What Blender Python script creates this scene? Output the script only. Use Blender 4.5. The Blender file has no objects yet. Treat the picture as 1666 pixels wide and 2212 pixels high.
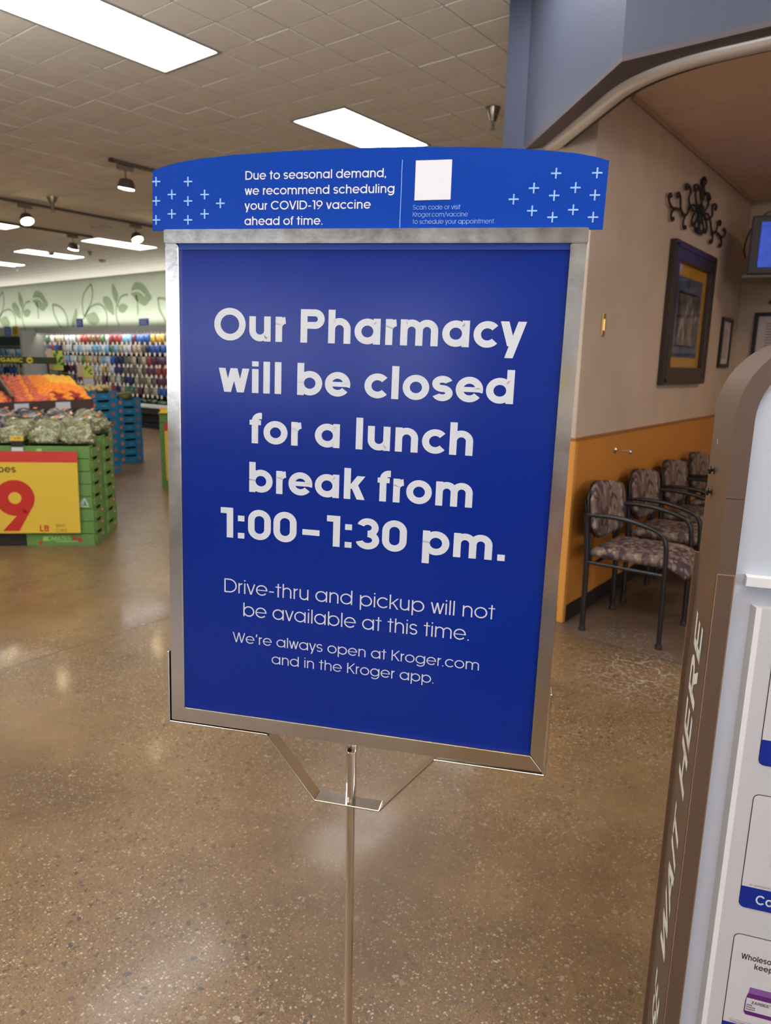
import bpy, bmesh, math, random
from mathutils import Vector, Matrix, noise
random.seed(7)
PI = math.pi
SC = bpy.context.scene
COL = SC.collection

# ------------------------------------------------------------------ camera
# store axes: +y runs down the aisle away from the camera, x across, z up
YAW = 0.9166
UX, UY = math.cos(YAW), math.sin(YAW)
VX, VY = math.sin(YAW), -math.cos(YAW)
EYE = 1.5
def O(x, y, z=0.0):
    """metres right of / ahead of the standing viewer -> store axes"""
    return Vector((VX * x + VY * y, UX * x + UY * y, z))
PITCH, ROLL, FPX = 0.2055, 0.0207, 1545.0
cp, sp_, cr, sr = math.cos(PITCH), math.sin(PITCH), math.cos(ROLL), math.sin(ROLL)
right0, down0, fwd0 = Vector((1, 0, 0)), Vector((0, -sp_, -cp)), Vector((0, cp, -sp_))
r_ = cr * right0 - sr * down0
d_ = sr * right0 + cr * down0
def rot3(w):
    q = O(w.x, w.y, w.z); return q
camd = bpy.data.cameras.new('camera')
cam = bpy.data.objects.new('camera', camd)
COL.objects.link(cam)
cx_, cy_, cz_ = rot3(r_), -rot3(d_), -rot3(fwd0)
m = Matrix((cx_, cy_, cz_)).transposed().to_4x4()
m.translation = Vector((0, 0, EYE))
cam.matrix_world = m
camd.sensor_fit = 'VERTICAL'
camd.sensor_height = 36.0
camd.sensor_width = 36.0
camd.lens = FPX / 2212.0 * 36.0
camd.clip_start = 0.05
camd.clip_end = 100
camd.dof.use_dof = True
camd.dof.focus_distance = 1.04
camd.dof.aperture_fstop = 7.5
SC.camera = cam

# ------------------------------------------------------------------ world, exposure
world = bpy.data.worlds.new('world'); SC.world = world
world.use_nodes = True
world.node_tree.nodes['Background'].inputs[0].default_value = (1.0, 0.95, 0.88, 1)
world.node_tree.nodes['Background'].inputs[1].default_value = 0.3
SC.view_settings.view_transform = 'Standard'
SC.view_settings.look = 'None'
SC.view_settings.gamma = 1.0
SC.view_settings.use_curve_mapping = False
SC.view_settings.exposure = 0.9

PANEL_E = 7.5        # fluorescent troffers
SPOT_W = 55.0        # track heads over the produce
def area_light(name, loc, size, size_y, watts, col, rot=(0, 0, 0)):
    l = bpy.data.lights.new(name, 'AREA'); l.shape = 'RECTANGLE'
    l.size = size; l.size_y = size_y; l.energy = watts; l.color = col
    o = bpy.data.objects.new(name, l); COL.objects.link(o)
    o.location = loc; o.rotation_euler = rot
    return o

# added fill outside the view: upward area lights that brighten the ceiling
def uplights():
    for x, y, sx, sy, w in ((0.3, -0.9, 2.6, .25, 300), (-4.2, -0.2, .25, 3.2, 34)):
        area_light('added_uplight', (x, y, 2.35), sx, sy, w, (1, .97, .93), (PI, 0, 0))
# ------------------------------------------------------------------ helpers
def lin(c):
    out = []
    for v in c[:3]:
        v = v / 255.0
        out.append(v / 12.92 if v <= 0.04045 else ((v + 0.055) / 1.055) ** 2.4)
    return (*out, 1)
MATS = {}
def mat(name, c, rough=0.6, metal=0.0, spec=0.5, emit=0.0, bump=0.0, bscale=60.0, var=0.0, vscale=4.0, coat=0.0, trans=0.0, aniso=None):
    if name in MATS: return MATS[name]
    M = bpy.data.materials.new(name); M.use_nodes = True
    nt = M.node_tree; N = nt.nodes; L = nt.links
    b = N['Principled BSDF']
    b.inputs['Base Color'].default_value = lin(c)
    b.inputs['Roughness'].default_value = rough
    b.inputs['Metallic'].default_value = metal
    b.inputs['Specular IOR Level'].default_value = spec
    b.inputs['Coat Weight'].default_value = coat
    b.inputs['Transmission Weight'].default_value = trans
    if emit:
        b.inputs['Emission Color'].default_value = lin(c)
        b.inputs['Emission Strength'].default_value = emit
    if var or bump:
        tc = N.new('ShaderNodeTexCoord')
    if var:
        n = N.new('ShaderNodeTexNoise'); n.inputs['Scale'].default_value = vscale
        n.inputs['Detail'].default_value = 6
        L.new(tc.outputs['Object'], n.inputs['Vector'])
        r = N.new('ShaderNodeValToRGB')
        a = lin(c)
        r.color_ramp.elements[0].position = 0.3; r.color_ramp.elements[1].position = 0.7
        r.color_ramp.elements[0].color = (*[x * (1 - var) for x in a[:3]], 1)
        r.color_ramp.elements[1].color = (*[min(1, x * (1 + var)) for x in a[:3]], 1)
        L.new(n.outputs['Fac'], r.inputs['Fac']); L.new(r.outputs['Color'], b.inputs['Base Color'])
    if bump:
        n2 = N.new('ShaderNodeTexNoise'); n2.inputs['Scale'].default_value = bscale
        n2.inputs['Detail'].default_value = 4
        L.new(tc.outputs['Object'], n2.inputs['Vector'])
        bp = N.new('ShaderNodeBump'); bp.inputs['Strength'].default_value = bump
        bp.inputs['Distance'].default_value = 0.01
        L.new(n2.outputs['Fac'], bp.inputs['Height']); L.new(bp.outputs['Normal'], b.inputs['Normal'])
    MATS[name] = M
    return M

def mesh_obj(name, verts, faces, material, parent=None, smooth=False, mats=None, fm=None):
    me = bpy.data.meshes.new(name)
    me.from_pydata([tuple(v) for v in verts], [], faces)
    if material is not None: me.materials.append(material)
    for x in (mats or []): me.materials.append(x)
    if fm:
        for p, i in zip(me.polygons, fm): p.material_index = i
    if smooth:
        for p in me.polygons: p.use_smooth = True
    me.update()
    o = bpy.data.objects.new(name, me); COL.objects.link(o)
    if parent is not None: o.parent = parent
    return o

class MB:
    """collects shapes, links them as one mesh"""
    def __init__(s): s.v = []; s.f = []; s.m = []
    def add(s, vs, fs, mi=0):
        k = len(s.v); s.v += [Vector(v) for v in vs]; s.f += [[i + k for i in f] for f in fs]; s.m += [mi] * len(fs); return s
    def box(s, a, b, mi=0, M=None):
        x0, y0, z0 = a; x1, y1, z1 = b
        vs = [Vector(p) for p in ((x0,y0,z0),(x1,y0,z0),(x1,y1,z0),(x0,y1,z0),(x0,y0,z1),(x1,y0,z1),(x1,y1,z1),(x0,y1,z1))]
        if M: vs = [M @ p for p in vs]
        return s.add(vs, [(0,3,2,1),(4,5,6,7),(0,1,5,4),(1,2,6,5),(2,3,7,6),(3,0,4,7)], mi)
    def bbox(s, a, b, r=0.004, mi=0, M=None):
        """box with chamfered edges"""
        bm = bmesh.new()
        bmesh.ops.create_cube(bm, size=1)
        for vv in bm.verts:
            vv.co = Vector([(a[i] + b[i]) / 2 + vv.co[i] * (b[i] - a[i]) for i in range(3)])
        bmesh.ops.bevel(bm, geom=bm.edges[:], offset=r, segments=2, profile=0.6, affect='EDGES')
        return s.bm(bm, mi, M)
    def bm(s, bm, mi=0, M=None):
        bm.verts.ensure_lookup_table(); bm.verts.index_update()
        vs = [(M @ vv.co) if M else vv.co.copy() for vv in bm.verts]
        fs = [[vv.index for vv in f.verts] for f in bm.faces]
        bm.free(); return s.add(vs, fs, mi)
    def tube(s, pts, rad, n=10, caps=True, mi=0, flat=None):
        pts = [Vector(p) for p in pts]; k = len(s.v)
        rads = rad if isinstance(rad, (list, tuple)) else [rad] * len(pts)
        t = (pts[1] - pts[0]).normalized()
        up = Vector((0, 0, 1)) if abs(t.z) < 0.95 else Vector((1, 0, 0))
        a = t.cross(up).normalized(); rings = []
        for i, p in enumerate(pts):
            if i == 0: tt = t
            elif i == len(pts) - 1: tt = (pts[i] - pts[i-1]).normalized()
            else: tt = ((pts[i+1] - pts[i]).normalized() + (pts[i] - pts[i-1]).normalized()).normalized()
            a = (a - tt * a.dot(tt)).normalized(); b = tt.cross(a)
            fa, fb = flat if flat else (1, 1)
            rings.append([p + (a * math.cos(2*PI*j/n) * fa + b * math.sin(2*PI*j/n) * fb) * rads[i] for j in range(n)])
        for rg in rings: s.v += rg
        nf = 0
        for i in range(len(pts) - 1):
            for j in range(n):
                j2 = (j + 1) % n
                s.f.append([k+i*n+j, k+i*n+j2, k+(i+1)*n+j2, k+(i+1)*n+j]); s.m.append(mi)
        if caps:
            s.f.append([k + j for j in reversed(range(n))]); s.f.append([k + (len(pts)-1)*n + j for j in range(n)]); s.m += [mi, mi]
        return s
    def lathe(s, prof, c=(0,0,0), n=20, mi=0, M=None):
        k = len(s.v); c = Vector(c)
        for r, z in prof:
            for j in range(n):
                p = Vector((r * math.cos(2*PI*j/n), r * math.sin(2*PI*j/n), z))
                if M: p = M @ p
                s.v.append(p + c)
        for i in range(len(prof) - 1):
            for j in range(n):
                j2 = (j+1) % n
                s.f.append([k+i*n+j, k+i*n+j2, k+(i+1)*n+j2, k+(i+1)*n+j]); s.m.append(mi)
        s.f.append([k + j for j in reversed(range(n))]); s.f.append([k+(len(prof)-1)*n+j for j in range(n)]); s.m += [mi, mi]
        return s
    def prism(s, poly, z0, z1, mi=0, M=None, f=None):
        """extrude 2-D polygon; f maps (x,y,z) to a point"""
        n = len(poly); g = f or (lambda x, y, z: Vector((x, y, z)))
        vs = [g(x, y, z0) for x, y in poly] + [g(x, y, z1) for x, y in poly]
        if M: vs = [M @ p for p in vs]
        fs = [list(range(n))[::-1], [n + i for i in range(n)]] + [[i, (i+1) % n, n + (i+1) % n, n + i] for i in range(n)]
        return s.add(vs, fs, mi)
    def build(s, name, material, parent=None, smooth=False, mats=None):
        o = mesh_obj(name, s.v, s.f, material, parent, smooth, mats, s.m if mats else None)
        return o
def fixnorm(o):
    bm = bmesh.new(); bm.from_mesh(o.data); bmesh.ops.recalc_face_normals(bm, faces=bm.faces[:]); bm.to_mesh(o.data); bm.free(); return o
def autosmooth(o, ang=0.6):
    me = o.data
    bm = bmesh.new(); bm.from_mesh(me)
    bmesh.ops.recalc_face_normals(bm, faces=bm.faces[:])
    for f in bm.faces: f.smooth = True
    for e in bm.edges:
        if len(e.link_faces) != 2 or e.calc_face_angle(0) > ang: e.smooth = False
    bm.to_mesh(me); bm.free(); return o
def tag(o, label=None, cat=None, group=None, kind=None):
    if label: o['label'] = label
    if cat: o['category'] = cat
    if group: o['group'] = group
    if kind: o['kind'] = kind
    return o
def thing(name, label, cat, loc=(0, 0, 0), rz=0.0, group=None):
    o = bpy.data.objects.new(name, None); COL.objects.link(o)
    o.empty_display_size = 0.05
    o.location = loc; o.rotation_euler = (0, 0, rz)
    return tag(o, label, cat, group)
def structure(o): o['kind'] = 'structure'; return o
def dup(o, parent=None):
    c = o.copy(); COL.objects.link(c)
    if parent is not None: c.parent = parent
    for ch in list(o.children): dup(ch, c)
    return c
CAMROT = math.atan2(UX, VX)      # turns x to the viewer's right

# ------------------------------------------------------------------ stroke lettering
def glyph(ch, w, X=0.76):
    """strokes of one letter, cap height 1: returns (polys, left x, right x, lsb, rsb)"""
    P = []
    r = X / 2; rc = r - w / 2; D = -0.28
    def bar(x0, y0, x1, y1): P.append([(x0, y0), (x1, y0), (x1, y1), (x0, y1)])
    def diag(xa, ya, xb, yb, hw=None):
        h = (hw or w * 1.05) / 2
        P.append([(xa-h, ya), (xa+h, ya), (xb+h, yb), (xb-h, yb)])
    def arc(cx, cy, rx, ry, a0, a1, ww=None):
        ww = (ww or w) / 2; n = max(3, int(abs(a1 - a0) / 9))
        for i in range(n):
            t0 = math.radians(a0 + (a1-a0)*i/n); t1 = math.radians(a0 + (a1-a0)*(i+1)/n)
            q = []
            for t, s in ((t0, -1), (t1, -1), (t1, 1), (t0, 1)):
                q.append((cx + (rx + s*ww) * math.cos(t), cy + (ry + s*ww) * math.sin(t)))
            P.append(q)
    S, R_, G = 0.075, 0.04, 0.012
    nw = 0.52 + w * 0.72          # width of n, h, u
    Rc = 0.5 - w / 2
    ls = rs = S; W = 0
    def arch(x, wd, flip=False):
        a = wd / 2 - w / 2
        if not flip:
            arc(x + wd/2, X - wd/2, a, a, 0, 180); bar(x + wd - w, 0, x + wd, X - wd/2)
        else:
            arc(x + wd/2, wd/2, a, a, 180, 360); bar(x, wd/2, x + w, X)
    if ch in 'oO0':
        if ch == 'o': arc(r, r, rc, rc, 0, 360); W = X
        elif ch == 'O': arc(0.5, 0.5, Rc, Rc, 0, 360); W = 1
        else:
            W = 0.60 + w * 0.55; a = W/2 - w/2
            arc(W/2, 1 - W/2, a, a, 0, 180); arc(W/2, W/2, a, a, 180, 360); bar(0, W/2, w, 1-W/2); bar(W-w, W/2, W, 1-W/2)
        ls = rs = R_
    elif ch == 'a': arc(r, r, rc, rc, 0, 360); bar(X-w, 0, X, X); W = X; ls = R_
    elif ch == 'b': arc(r, r, rc, rc, 0, 360); bar(0, 0, w, 1); W = X; rs = R_
    elif ch == 'd': arc(r, r, rc, rc, 0, 360); bar(X-w, 0, X, 1); W = X; ls = R_
    elif ch == 'p': arc(r, r, rc, rc, 0, 360); bar(0, D, w, X); W = X; rs = R_
    elif ch == 'g':
        arc(r, r, rc, rc, 0, 360); bar(X-w, D + r, X, X); arc(r, D + r, rc, rc, 0, -140); W = X; ls = R_
    elif ch == 'c': arc(r, r, rc, rc, 42, 318); W = r + rc*math.cos(math.radians(42)) + w*0.45; ls = R_; rs = R_
    elif ch == 'e':
        bw = w * 0.72; t = math.degrees(math.asin(min(0.9, (bw*0.5) / rc)))
        arc(r, r, rc, rc, -t, 322); bar(w*0.5, r - bw/2, X - w*0.4, r + bw/2); W = X; ls = rs = R_
    elif ch in 'hn':
        bar(0, 0, w, 1 if ch == 'h' else X); arch(0, nw); W = nw
    elif ch == 'u': arch(0, nw, True); bar(nw-w, 0, nw, X); W = nw
    elif ch == 'm':
        aw = nw * 0.96; bar(0, 0, w, X); arch(0, aw); arch(aw - w, aw); W = 2*aw - w
    elif ch == 'r':
        a = nw/2 - w/2; bar(0, 0, w, X)
        arc(nw/2, X - nw/2, a, a, 96, 180); W = nw/2 + 0.01; rs = G
    elif ch == 's' or ch == 'S':
        Hh = X if ch == 's' else 1.0
        W = (0.44 + w*0.72) if ch == 's' else 0.62 + w*0.4; ry = (Hh + w) / 4 - w/2; rx = W/2 - w/2
        arc(W/2, Hh - ry - w/2, rx, ry, 25, 270); arc(W/2, ry + w/2, rx, ry, 90, -155); ls = rs = R_
    elif ch == 't':
        c = 0.17 + w*0.3; bar(c - w/2, 0, c + w/2, 0.97); bar(0, X - w*0.8, 2*c, X); W = 2*c; ls = rs = 0.02
    elif ch == 'f':
        q = 0.13 + w*0.72; e = 0.09 - w*0.1; bar(e, 0, e+w, 1 - q); arc(e+q, 1 - q, q - w/2, q - w/2, 90, 180); bar(e+q-.005, 1-w, e+q+.045, 1)
        bar(0, X - w*0.78, e+w+0.11-w*.1, X); W = e + q + .045; ls = 0.02; rs = G
    elif ch == 'i': bar(0, 0, w, X); bar(0, 1 - max(w*0.78, .09), w, 1); W = w
    elif ch == 'l' or ch == 'I': bar(0, 0, w, 1); W = w
    elif ch == 'k' or ch == 'K':
        t = X if ch == 'k' else 1.0; W = 0.50 + w*0.75 if ch == 'k' else 0.58 + w*0.8
        bar(0, 0, w, 1); j = t*0.45
        diag(w + 0.02, j, W - w*0.62, t, w*1.2); diag(W - w*0.62, 0, w + 0.10, j + 0.14, w*1.2); rs = G
    elif ch in 'vV':
        t = X if ch == 'v' else 1; W = (0.50 + w) if ch == 'v' else 0.68 + w; h = w*1.08
        diag(W/2, 0, h/2, t, h); diag(W/2, 0, W-h/2, t, h); ls = rs = G
    elif ch == 'y':
        W = 0.50 + w; h = w*1.12; diag(W*0.46, 0.06, h/2, X, h)
        sl = (W - h/2 - W*0.5) / X; diag(W*0.5 + sl*D, D, W - h/2, X, h); ls = rs = G
    elif ch in 'wW':
        t = X if ch == 'w' else 1; W = (0.70 + w*1.3) if ch == 'w' else 1.0 + w*1.2; h = w*1.05
        a, b = W*0.29, W*0.71
        diag(a, 0, h/2, t, h); diag(a, 0, W/2, t, h); diag(b, 0, W/2, t, h); diag(b, 0, W-h/2, t, h); ls = rs = G
    elif ch == 'P' or ch == 'R' or ch == 'B':
        W = 0.58 + w*0.7; hh = 0.58 if ch != 'B' else 0.54; ry = (hh)/2 - w/2
        bar(0, 0, w, 1); bar(w*0.5, 1-w, W - hh/2, 1); bar(w*0.5, 1-hh, W - hh/2, 1-hh+w)
        arc(W - hh/2, 1 - hh/2, hh/2 - w/2, ry, -90, 90)
        if ch == 'R': diag(W - w*0.6, 0, W*0.5, 1-hh+w*0.5, w*1.15)
        if ch == 'B':
            bar(w*0.5, 0, W - hh/2, w); arc(W - hh/2, hh/2, hh/2 - w/2, hh/2 - w/2, -90, 90)
        rs = R_
    elif ch == 'D':
        W = 0.84; bar(0, 0, w, 1); bar(w*0.5, 1-w, W-0.5, 1); bar(w*0.5, 0, W-0.5, w); arc(W-0.5, 0.5, Rc, Rc, -90, 90); rs = R_
    elif ch == 'C' or ch == 'G':
        arc(0.5, 0.5, Rc, Rc, 40, 320 if ch == 'C' else 345); W = 0.93; ls = rs = R_
        if ch == 'G': bar(0.5, 0.5-w, 0.97, 0.5); W = 0.97
    elif ch == 'L': W = 0.46 + w*0.4; bar(0, 0, w, 1); bar(0, 0, W, w)
    elif ch == 'E': W = 0.50 + w*0.5; bar(0, 0, w, 1); bar(0, 0, W, w); bar(0, 1-w, W, 1); bar(0, 0.5-w/2, W*0.94, 0.5+w/2)
    elif ch == 'H': W = 0.66 + w*0.4; bar(0, 0, w, 1); bar(W-w, 0, W, 1); bar(0, 0.5-w/2, W, 0.5+w/2)
    elif ch == 'N': W = 0.68 + w*0.4; bar(0, 0, w, 1); bar(W-w, 0, W, 1); diag(W-w*0.6, 0, w*0.6, 1, w*1.2)
    elif ch == 'M': W = 0.84 + w*0.4; bar(0, 0, w, 1); bar(W-w, 0, W, 1); diag(W/2, 0.05, w*0.6, 1, w*1.1); diag(W/2, 0.05, W-w*0.6, 1, w*1.1)
    elif ch == 'T': W = 0.56 + w*0.4; bar(W/2-w/2, 0, W/2+w/2, 1); bar(0, 1-w, W, 1); ls = rs = G
    elif ch == 'A':
        W = 0.70 + w*0.8; h = w*1.1; diag(h/2, 0, W/2, 1, h); diag(W-h/2, 0, W/2, 1, h); bar(W*0.22, 0.22, W*0.78, 0.22 + w*0.85); ls = rs = G
    elif ch == 'Z': W = 0.62; bar(0, 0, W, w); bar(0, 1-w, W, 1); diag(w*0.7, w*.5, W-w*0.7, 1-w*.5, w*1.4)
    elif ch == 'J': W = 0.5; bar(W-w, 0.25, W, 1); arc(W/2, 0.25, W/2-w/2, 0.25-w/2, 180, 360)
    elif ch == '1': W = 0.16 + w*1.15; bar(W-w, 0, W, 1); bar(0, 1 - w*0.95, W-w, 1)
    elif ch == '3':
        W = 0.50 + w*0.95; rr = W/2
        ry1 = (0.48 + w/2)/2 - w/2 + .01; 
        arc(W/2, 1-w/2-ry1, rr*0.92-w/2, ry1, 160, -90); ry2 = (1 - (1-w-2*ry1) - 0 )
        top = 1 - w - 2*ry1
        ry2 = (top)/2
        arc(W/2, w/2 + ry2, rr-w/2, ry2, 90, -165); ls = rs = R_
    elif ch == '9':
        q = 0.35; W = 2*q; arc(q, 1-q, q-w/2, q-w/2, 0, 360)
        P.append([(0.10, 0), (0.10 + w*1.25, 0), (W-0.02, 0.52), (W - w*1.05, 0.40)]); ls = rs = R_
    elif ch == ':': bar(0, 0, w, w*0.9); bar(0, X-w*0.9, w, X); W = w
    elif ch == '.': bar(0, 0, w, w*0.95); W = w
    elif ch == ',': bar(0, 0, w, w*0.95); P.append([(0, 0), (w, 0), (w*0.55, -w*0.9), (w*0.05, -w*0.9)]); W = w
    elif ch == "'": P.append([(0, 0.72), (w, 0.72), (w*1.6, 1.0), (w*0.5, 1.0)]); W = w*1.5
    elif ch == '-': W = 0.30 + w*0.2; bar(0, 0.30, W, 0.30 + w*0.95)
    elif ch == '–': W = 0.52; bar(0, 0.30, W, 0.30 + w*0.9); ls = rs = 0.14
    elif ch == '/': W = 0.46; diag(w/2, -0.12, W-w/2, 1.05, w); ls = rs = G
    elif ch == '©': arc(.4, .4, .36, .36, 0, 360, .07); arc(.4, .4, .17, .17, 45, 315, .07); W = .8
    elif ch == '&': arc(.3, .75, .17, .17, 0, 360, w); arc(.3, .3, .25, .25, 20, 360, w); W = .65
    elif ch == ' ': W = 0.26; ls = rs = 0.04
    else: W = 0.4; bar(0, 0, W, w)
    return P, W, ls, rs
def text_polys(s, w, X=0.76):
    out = []; x = 0; first = True; last_rs = 0
    for ch in s:
        P, W, ls, rs = glyph(ch, w, X)
        if not first: x += ls
        first = False
        for p in P: out.append([(a + x, b) for a, b in p])
        x += W; last = x; x += rs
    return out, last
def lettering(name, items, material, fmap, parent, lift=0.0):
    """items: (string, x0, x1, baseline y, cap height, weight[, X]); fmap(x, y, z) -> point; y counts upward"""
    vs = []; fs = []; k = 0
    for it in items:
        s, x0, x1, yb, ch, w = it[:6]; X = it[6] if len(it) > 6 else 0.76
        polys, W = text_polys(s, w, X)
        sx = (x1 - x0) / W
        for j, p in enumerate(polys):
            z = lift + 0.000002 * (j % 7)
            a = sum(p[i][0]*p[(i+1) % len(p)][1] - p[(i+1) % len(p)][0]*p[i][1] for i in range(len(p)))
            if a < 0: p = p[::-1]
            vs += [fmap(x0 + q[0]*sx, yb + q[1]*ch, z) for q in p]
            fs.append([k + i for i in range(len(p))]); k += len(p)
    return mesh_obj(name, vs, fs, material, parent)
# ------------------------------------------------------------------ materials of the setting
def floor_mat():
    M = bpy.data.materials.new('polished_concrete'); M.use_nodes = True
    nt = M.node_tree; N = nt.nodes; L = nt.links; b = N['Principled BSDF']
    tc = N.new('ShaderNodeTexCoord')
    def mixc(f, a, c, bt='MIX'):
        x = N.new('ShaderNodeMix'); x.data_type = 'RGBA'; x.blend_type = bt
        for s, vv in ((0, f), (6, a), (7, c)):
            if hasattr(vv, 'is_linked'): L.new(vv, x.inputs[s])
            elif s == 0: x.inputs[0].default_value = vv
            else: x.inputs[s].default_value = vv
        return x.outputs[2]
    def math_(op, a, c=0.0, d=None):
        x = N.new('ShaderNodeMath'); x.operation = op
        for i, vv in enumerate((a, c) + ((d,) if d is not None else ())):
            if hasattr(vv, 'is_linked'): L.new(vv, x.inputs[i])
            else: x.inputs[i].default_value = vv
        return x.outputs[0]
    def noise_(s, det=5, ro=0.6, dist=0.0):
        n = N.new('ShaderNodeTexNoise'); n.inputs['Scale'].default_value = s; n.inputs['Detail'].default_value = det
        n.inputs['Roughness'].default_value = ro; n.inputs['Distortion'].default_value = dist
        L.new(tc.outputs['Object'], n.inputs['Vector']); return n.outputs['Fac']
    def ramp(f, stops):
        r = N.new('ShaderNodeValToRGB'); e = r.color_ramp.elements
        while len(e) < len(stops): e.new(0.5)
        for q, (p, c) in zip(e, stops): q.position = p; q.color = c
        L.new(f, r.inputs['Fac']); return r.outputs['Color']
    base = ramp(noise_(1.1, 6, 0.62, 0.4), [(0.32, lin((92, 70, 45))), (0.5, lin((113, 88, 58))), (0.7, lin((130, 105, 74)))])
    cloud = ramp(noise_(5.0, 6, 0.7), [(0.3, (0.72, 0.70, 0.68, 1)), (0.7, (1.1, 1.1, 1.1, 1))])
    base = mixc(0.8, base, cloud, 'MULTIPLY')
    def stones(scale, thr_lo, thr_hi, stops, amt):
        nonlocal base
        vo = N.new('ShaderNodeTexVoronoi'); vo.voronoi_dimensions = '2D'; vo.inputs['Scale'].default_value = scale
        wn = N.new('ShaderNodeVectorMath'); wn.operation = 'ADD'
        nz = N.new('ShaderNodeTexNoise'); nz.inputs['Scale'].default_value = scale * 1.8; nz.inputs['Detail'].default_value = 1
        L.new(tc.outputs['Object'], nz.inputs['Vector'])
        sc = N.new('ShaderNodeVectorMath'); sc.operation = 'SCALE'; sc.inputs[3].default_value = 0.9 / scale
        L.new(nz.outputs['Color'], sc.inputs[0]); L.new(tc.outputs['Object'], wn.inputs[0]); L.new(sc.outputs[0], wn.inputs[1])
        L.new(wn.outputs[0], vo.inputs['Vector'])
        se = N.new('ShaderNodeSeparateColor'); L.new(vo.outputs['Color'], se.inputs[0])
        thr = math_('MULTIPLY_ADD', se.outputs[0], thr_hi - thr_lo, thr_lo)
        inside = math_('LESS_THAN', vo.outputs['Distance'], thr)
        keep = math_('LESS_THAN', se.outputs[2], amt)
        fac = math_('MULTIPLY', math_('MULTIPLY', inside, keep), worn)
        col = ramp(se.outputs[1], stops)
        base = mixc(math_('MULTIPLY', fac, 0.85), base, col)
    wr = N.new('ShaderNodeMapRange'); wr.inputs[1].default_value = .36; wr.inputs[2].default_value = .56; wr.inputs[3].default_value = .15; L.new(noise_(0.9, 4, .6), wr.inputs[0]); worn = wr.outputs[0]
    dark = [(0.0, lin((58, 52, 46))), (0.35, lin((84, 66, 50))), (0.6, lin((128, 110, 90))), (0.85, lin((176, 160, 136)))]
    stones(260, 0.15, 0.45, [(0.0, lin((66, 50, 34))), (0.55, lin((92, 70, 48))), (0.8, lin((132, 108, 78))), (1, lin((158, 136, 104)))], 0.7)
    stones(120, 0.05, 0.42, dark, 0.6)
    stones(46, 0.02, 0.36, [(0.0, lin((52, 48, 46))), (0.5, lin((76, 66, 56))), (0.8, lin((118, 104, 88))), (1, lin((160, 146, 124)))], 0.33)
    # grey, worn concrete inside the waiting alcove and salt residue by the chairs
    sep = N.new('ShaderNodeSeparateXYZ'); L.new(tc.outputs['Object'], sep.inputs[0])
    y = math_('ADD', sep.outputs[1], math_('MULTIPLY_ADD', noise_(3.0), 0.30, -0.15))
    x = math_('ADD', sep.outputs[0], math_('MULTIPLY_ADD', noise_(2.2), 0.3, -0.15))
    inY = N.new('ShaderNodeMapRange'); inY.inputs[1].default_value = 3.62; inY.inputs[2].default_value = 3.78; L.new(y, inY.inputs[0])
    inX = N.new('ShaderNodeMapRange'); inX.inputs[1].default_value = -1.95; inX.inputs[2].default_value = -1.85; L.new(x, inX.inputs[0])
    alc = math_('MULTIPLY', inY.outputs[0], inX.outputs[0])
    base = mixc(math_('MULTIPLY', alc, 0.75), base, lin((92, 78, 68)))
    def blob(cx, cy, rx, ry):
        a = math_('DIVIDE', math_('SUBTRACT', sep.outputs[0], cx), rx); c = math_('DIVIDE', math_('SUBTRACT', sep.outputs[1], cy), ry)
        d = math_('ADD', math_('MULTIPLY', a, a), math_('MULTIPLY', c, c))
        m_ = N.new('ShaderNodeMapRange'); m_.inputs[1].default_value = 1.0; m_.inputs[2].default_value = 0.0; L.new(d, m_.inputs[0]); return m_.outputs[0]
    vein = N.new('ShaderNodeTexVoronoi'); vein.feature = 'DISTANCE_TO_EDGE'; vein.voronoi_dimensions = '2D'; vein.inputs['Scale'].default_value = 5.5
    dn = N.new('ShaderNodeVectorMath'); dn.operation = 'ADD'; nz = N.new('ShaderNodeTexNoise'); nz.inputs['Scale'].default_value = 9; nz.inputs['Detail'].default_value = 5
    L.new(tc.outputs['Object'], nz.inputs['Vector']); sc = N.new('ShaderNodeVectorMath'); sc.operation = 'SCALE'; sc.inputs[3].default_value = 0.16
    L.new(nz.outputs['Color'], sc.inputs[0]); L.new(tc.outputs['Object'], dn.inputs[0]); L.new(sc.outputs[0], dn.inputs[1]); L.new(dn.outputs[0], vein.inputs['Vector'])
    line = math_('LESS_THAN', vein.outputs['Distance'], 0.012)
    speck = math_('GREATER_THAN', noise_(45, 4, 0.75), 0.56)
    m1 = math_('MULTIPLY', math_('MAXIMUM', line, math_('MULTIPLY', speck, 0.7)), blob(-1.0, 3.45, 0.38, 0.42))
    m2 = math_('MULTIPLY', speck, blob(-1.25, 3.9, 0.3, 0.3))
    base = mixc(math_('MULTIPLY', math_('MAXIMUM', m1, math_('MULTIPLY', m2, 0.45)), 0.55), base, lin((208, 200, 190)))
    stain = math_('MULTIPLY', math_('GREATER_THAN', noise_(16, 5, 0.7), 0.47), blob(-1.32, 2.95, 0.22, 0.14))
    base = mixc(math_('MULTIPLY', stain, 0.5), base, lin((58, 46, 36)))
    L.new(base, b.inputs['Base Color'])
    rr = N.new('ShaderNodeMapRange'); rr.inputs[3].default_value = FLOOR_R0; rr.inputs[4].default_value = FLOOR_R1
    L.new(noise_(7, 6, 0.7), rr.inputs[0]); L.new(rr.outputs[0], b.inputs['Roughness'])
    b.inputs['Specular IOR Level'].default_value = 0.45
    b.inputs['Coat Weight'].default_value = 0.12; b.inputs['Coat Roughness'].default_value = 0.10
    bp = N.new('ShaderNodeBump'); bp.inputs['Strength'].default_value = 0.12; bp.inputs['Distance'].default_value = 0.004
    L.new(noise_(38, 5, 0.75), bp.inputs['Height']); L.new(bp.outputs['Normal'], b.inputs['Normal'])
    bp2 = N.new('ShaderNodeBump'); bp2.inputs['Strength'].default_value = 0.04; bp2.inputs['Distance'].default_value = 0.01
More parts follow.
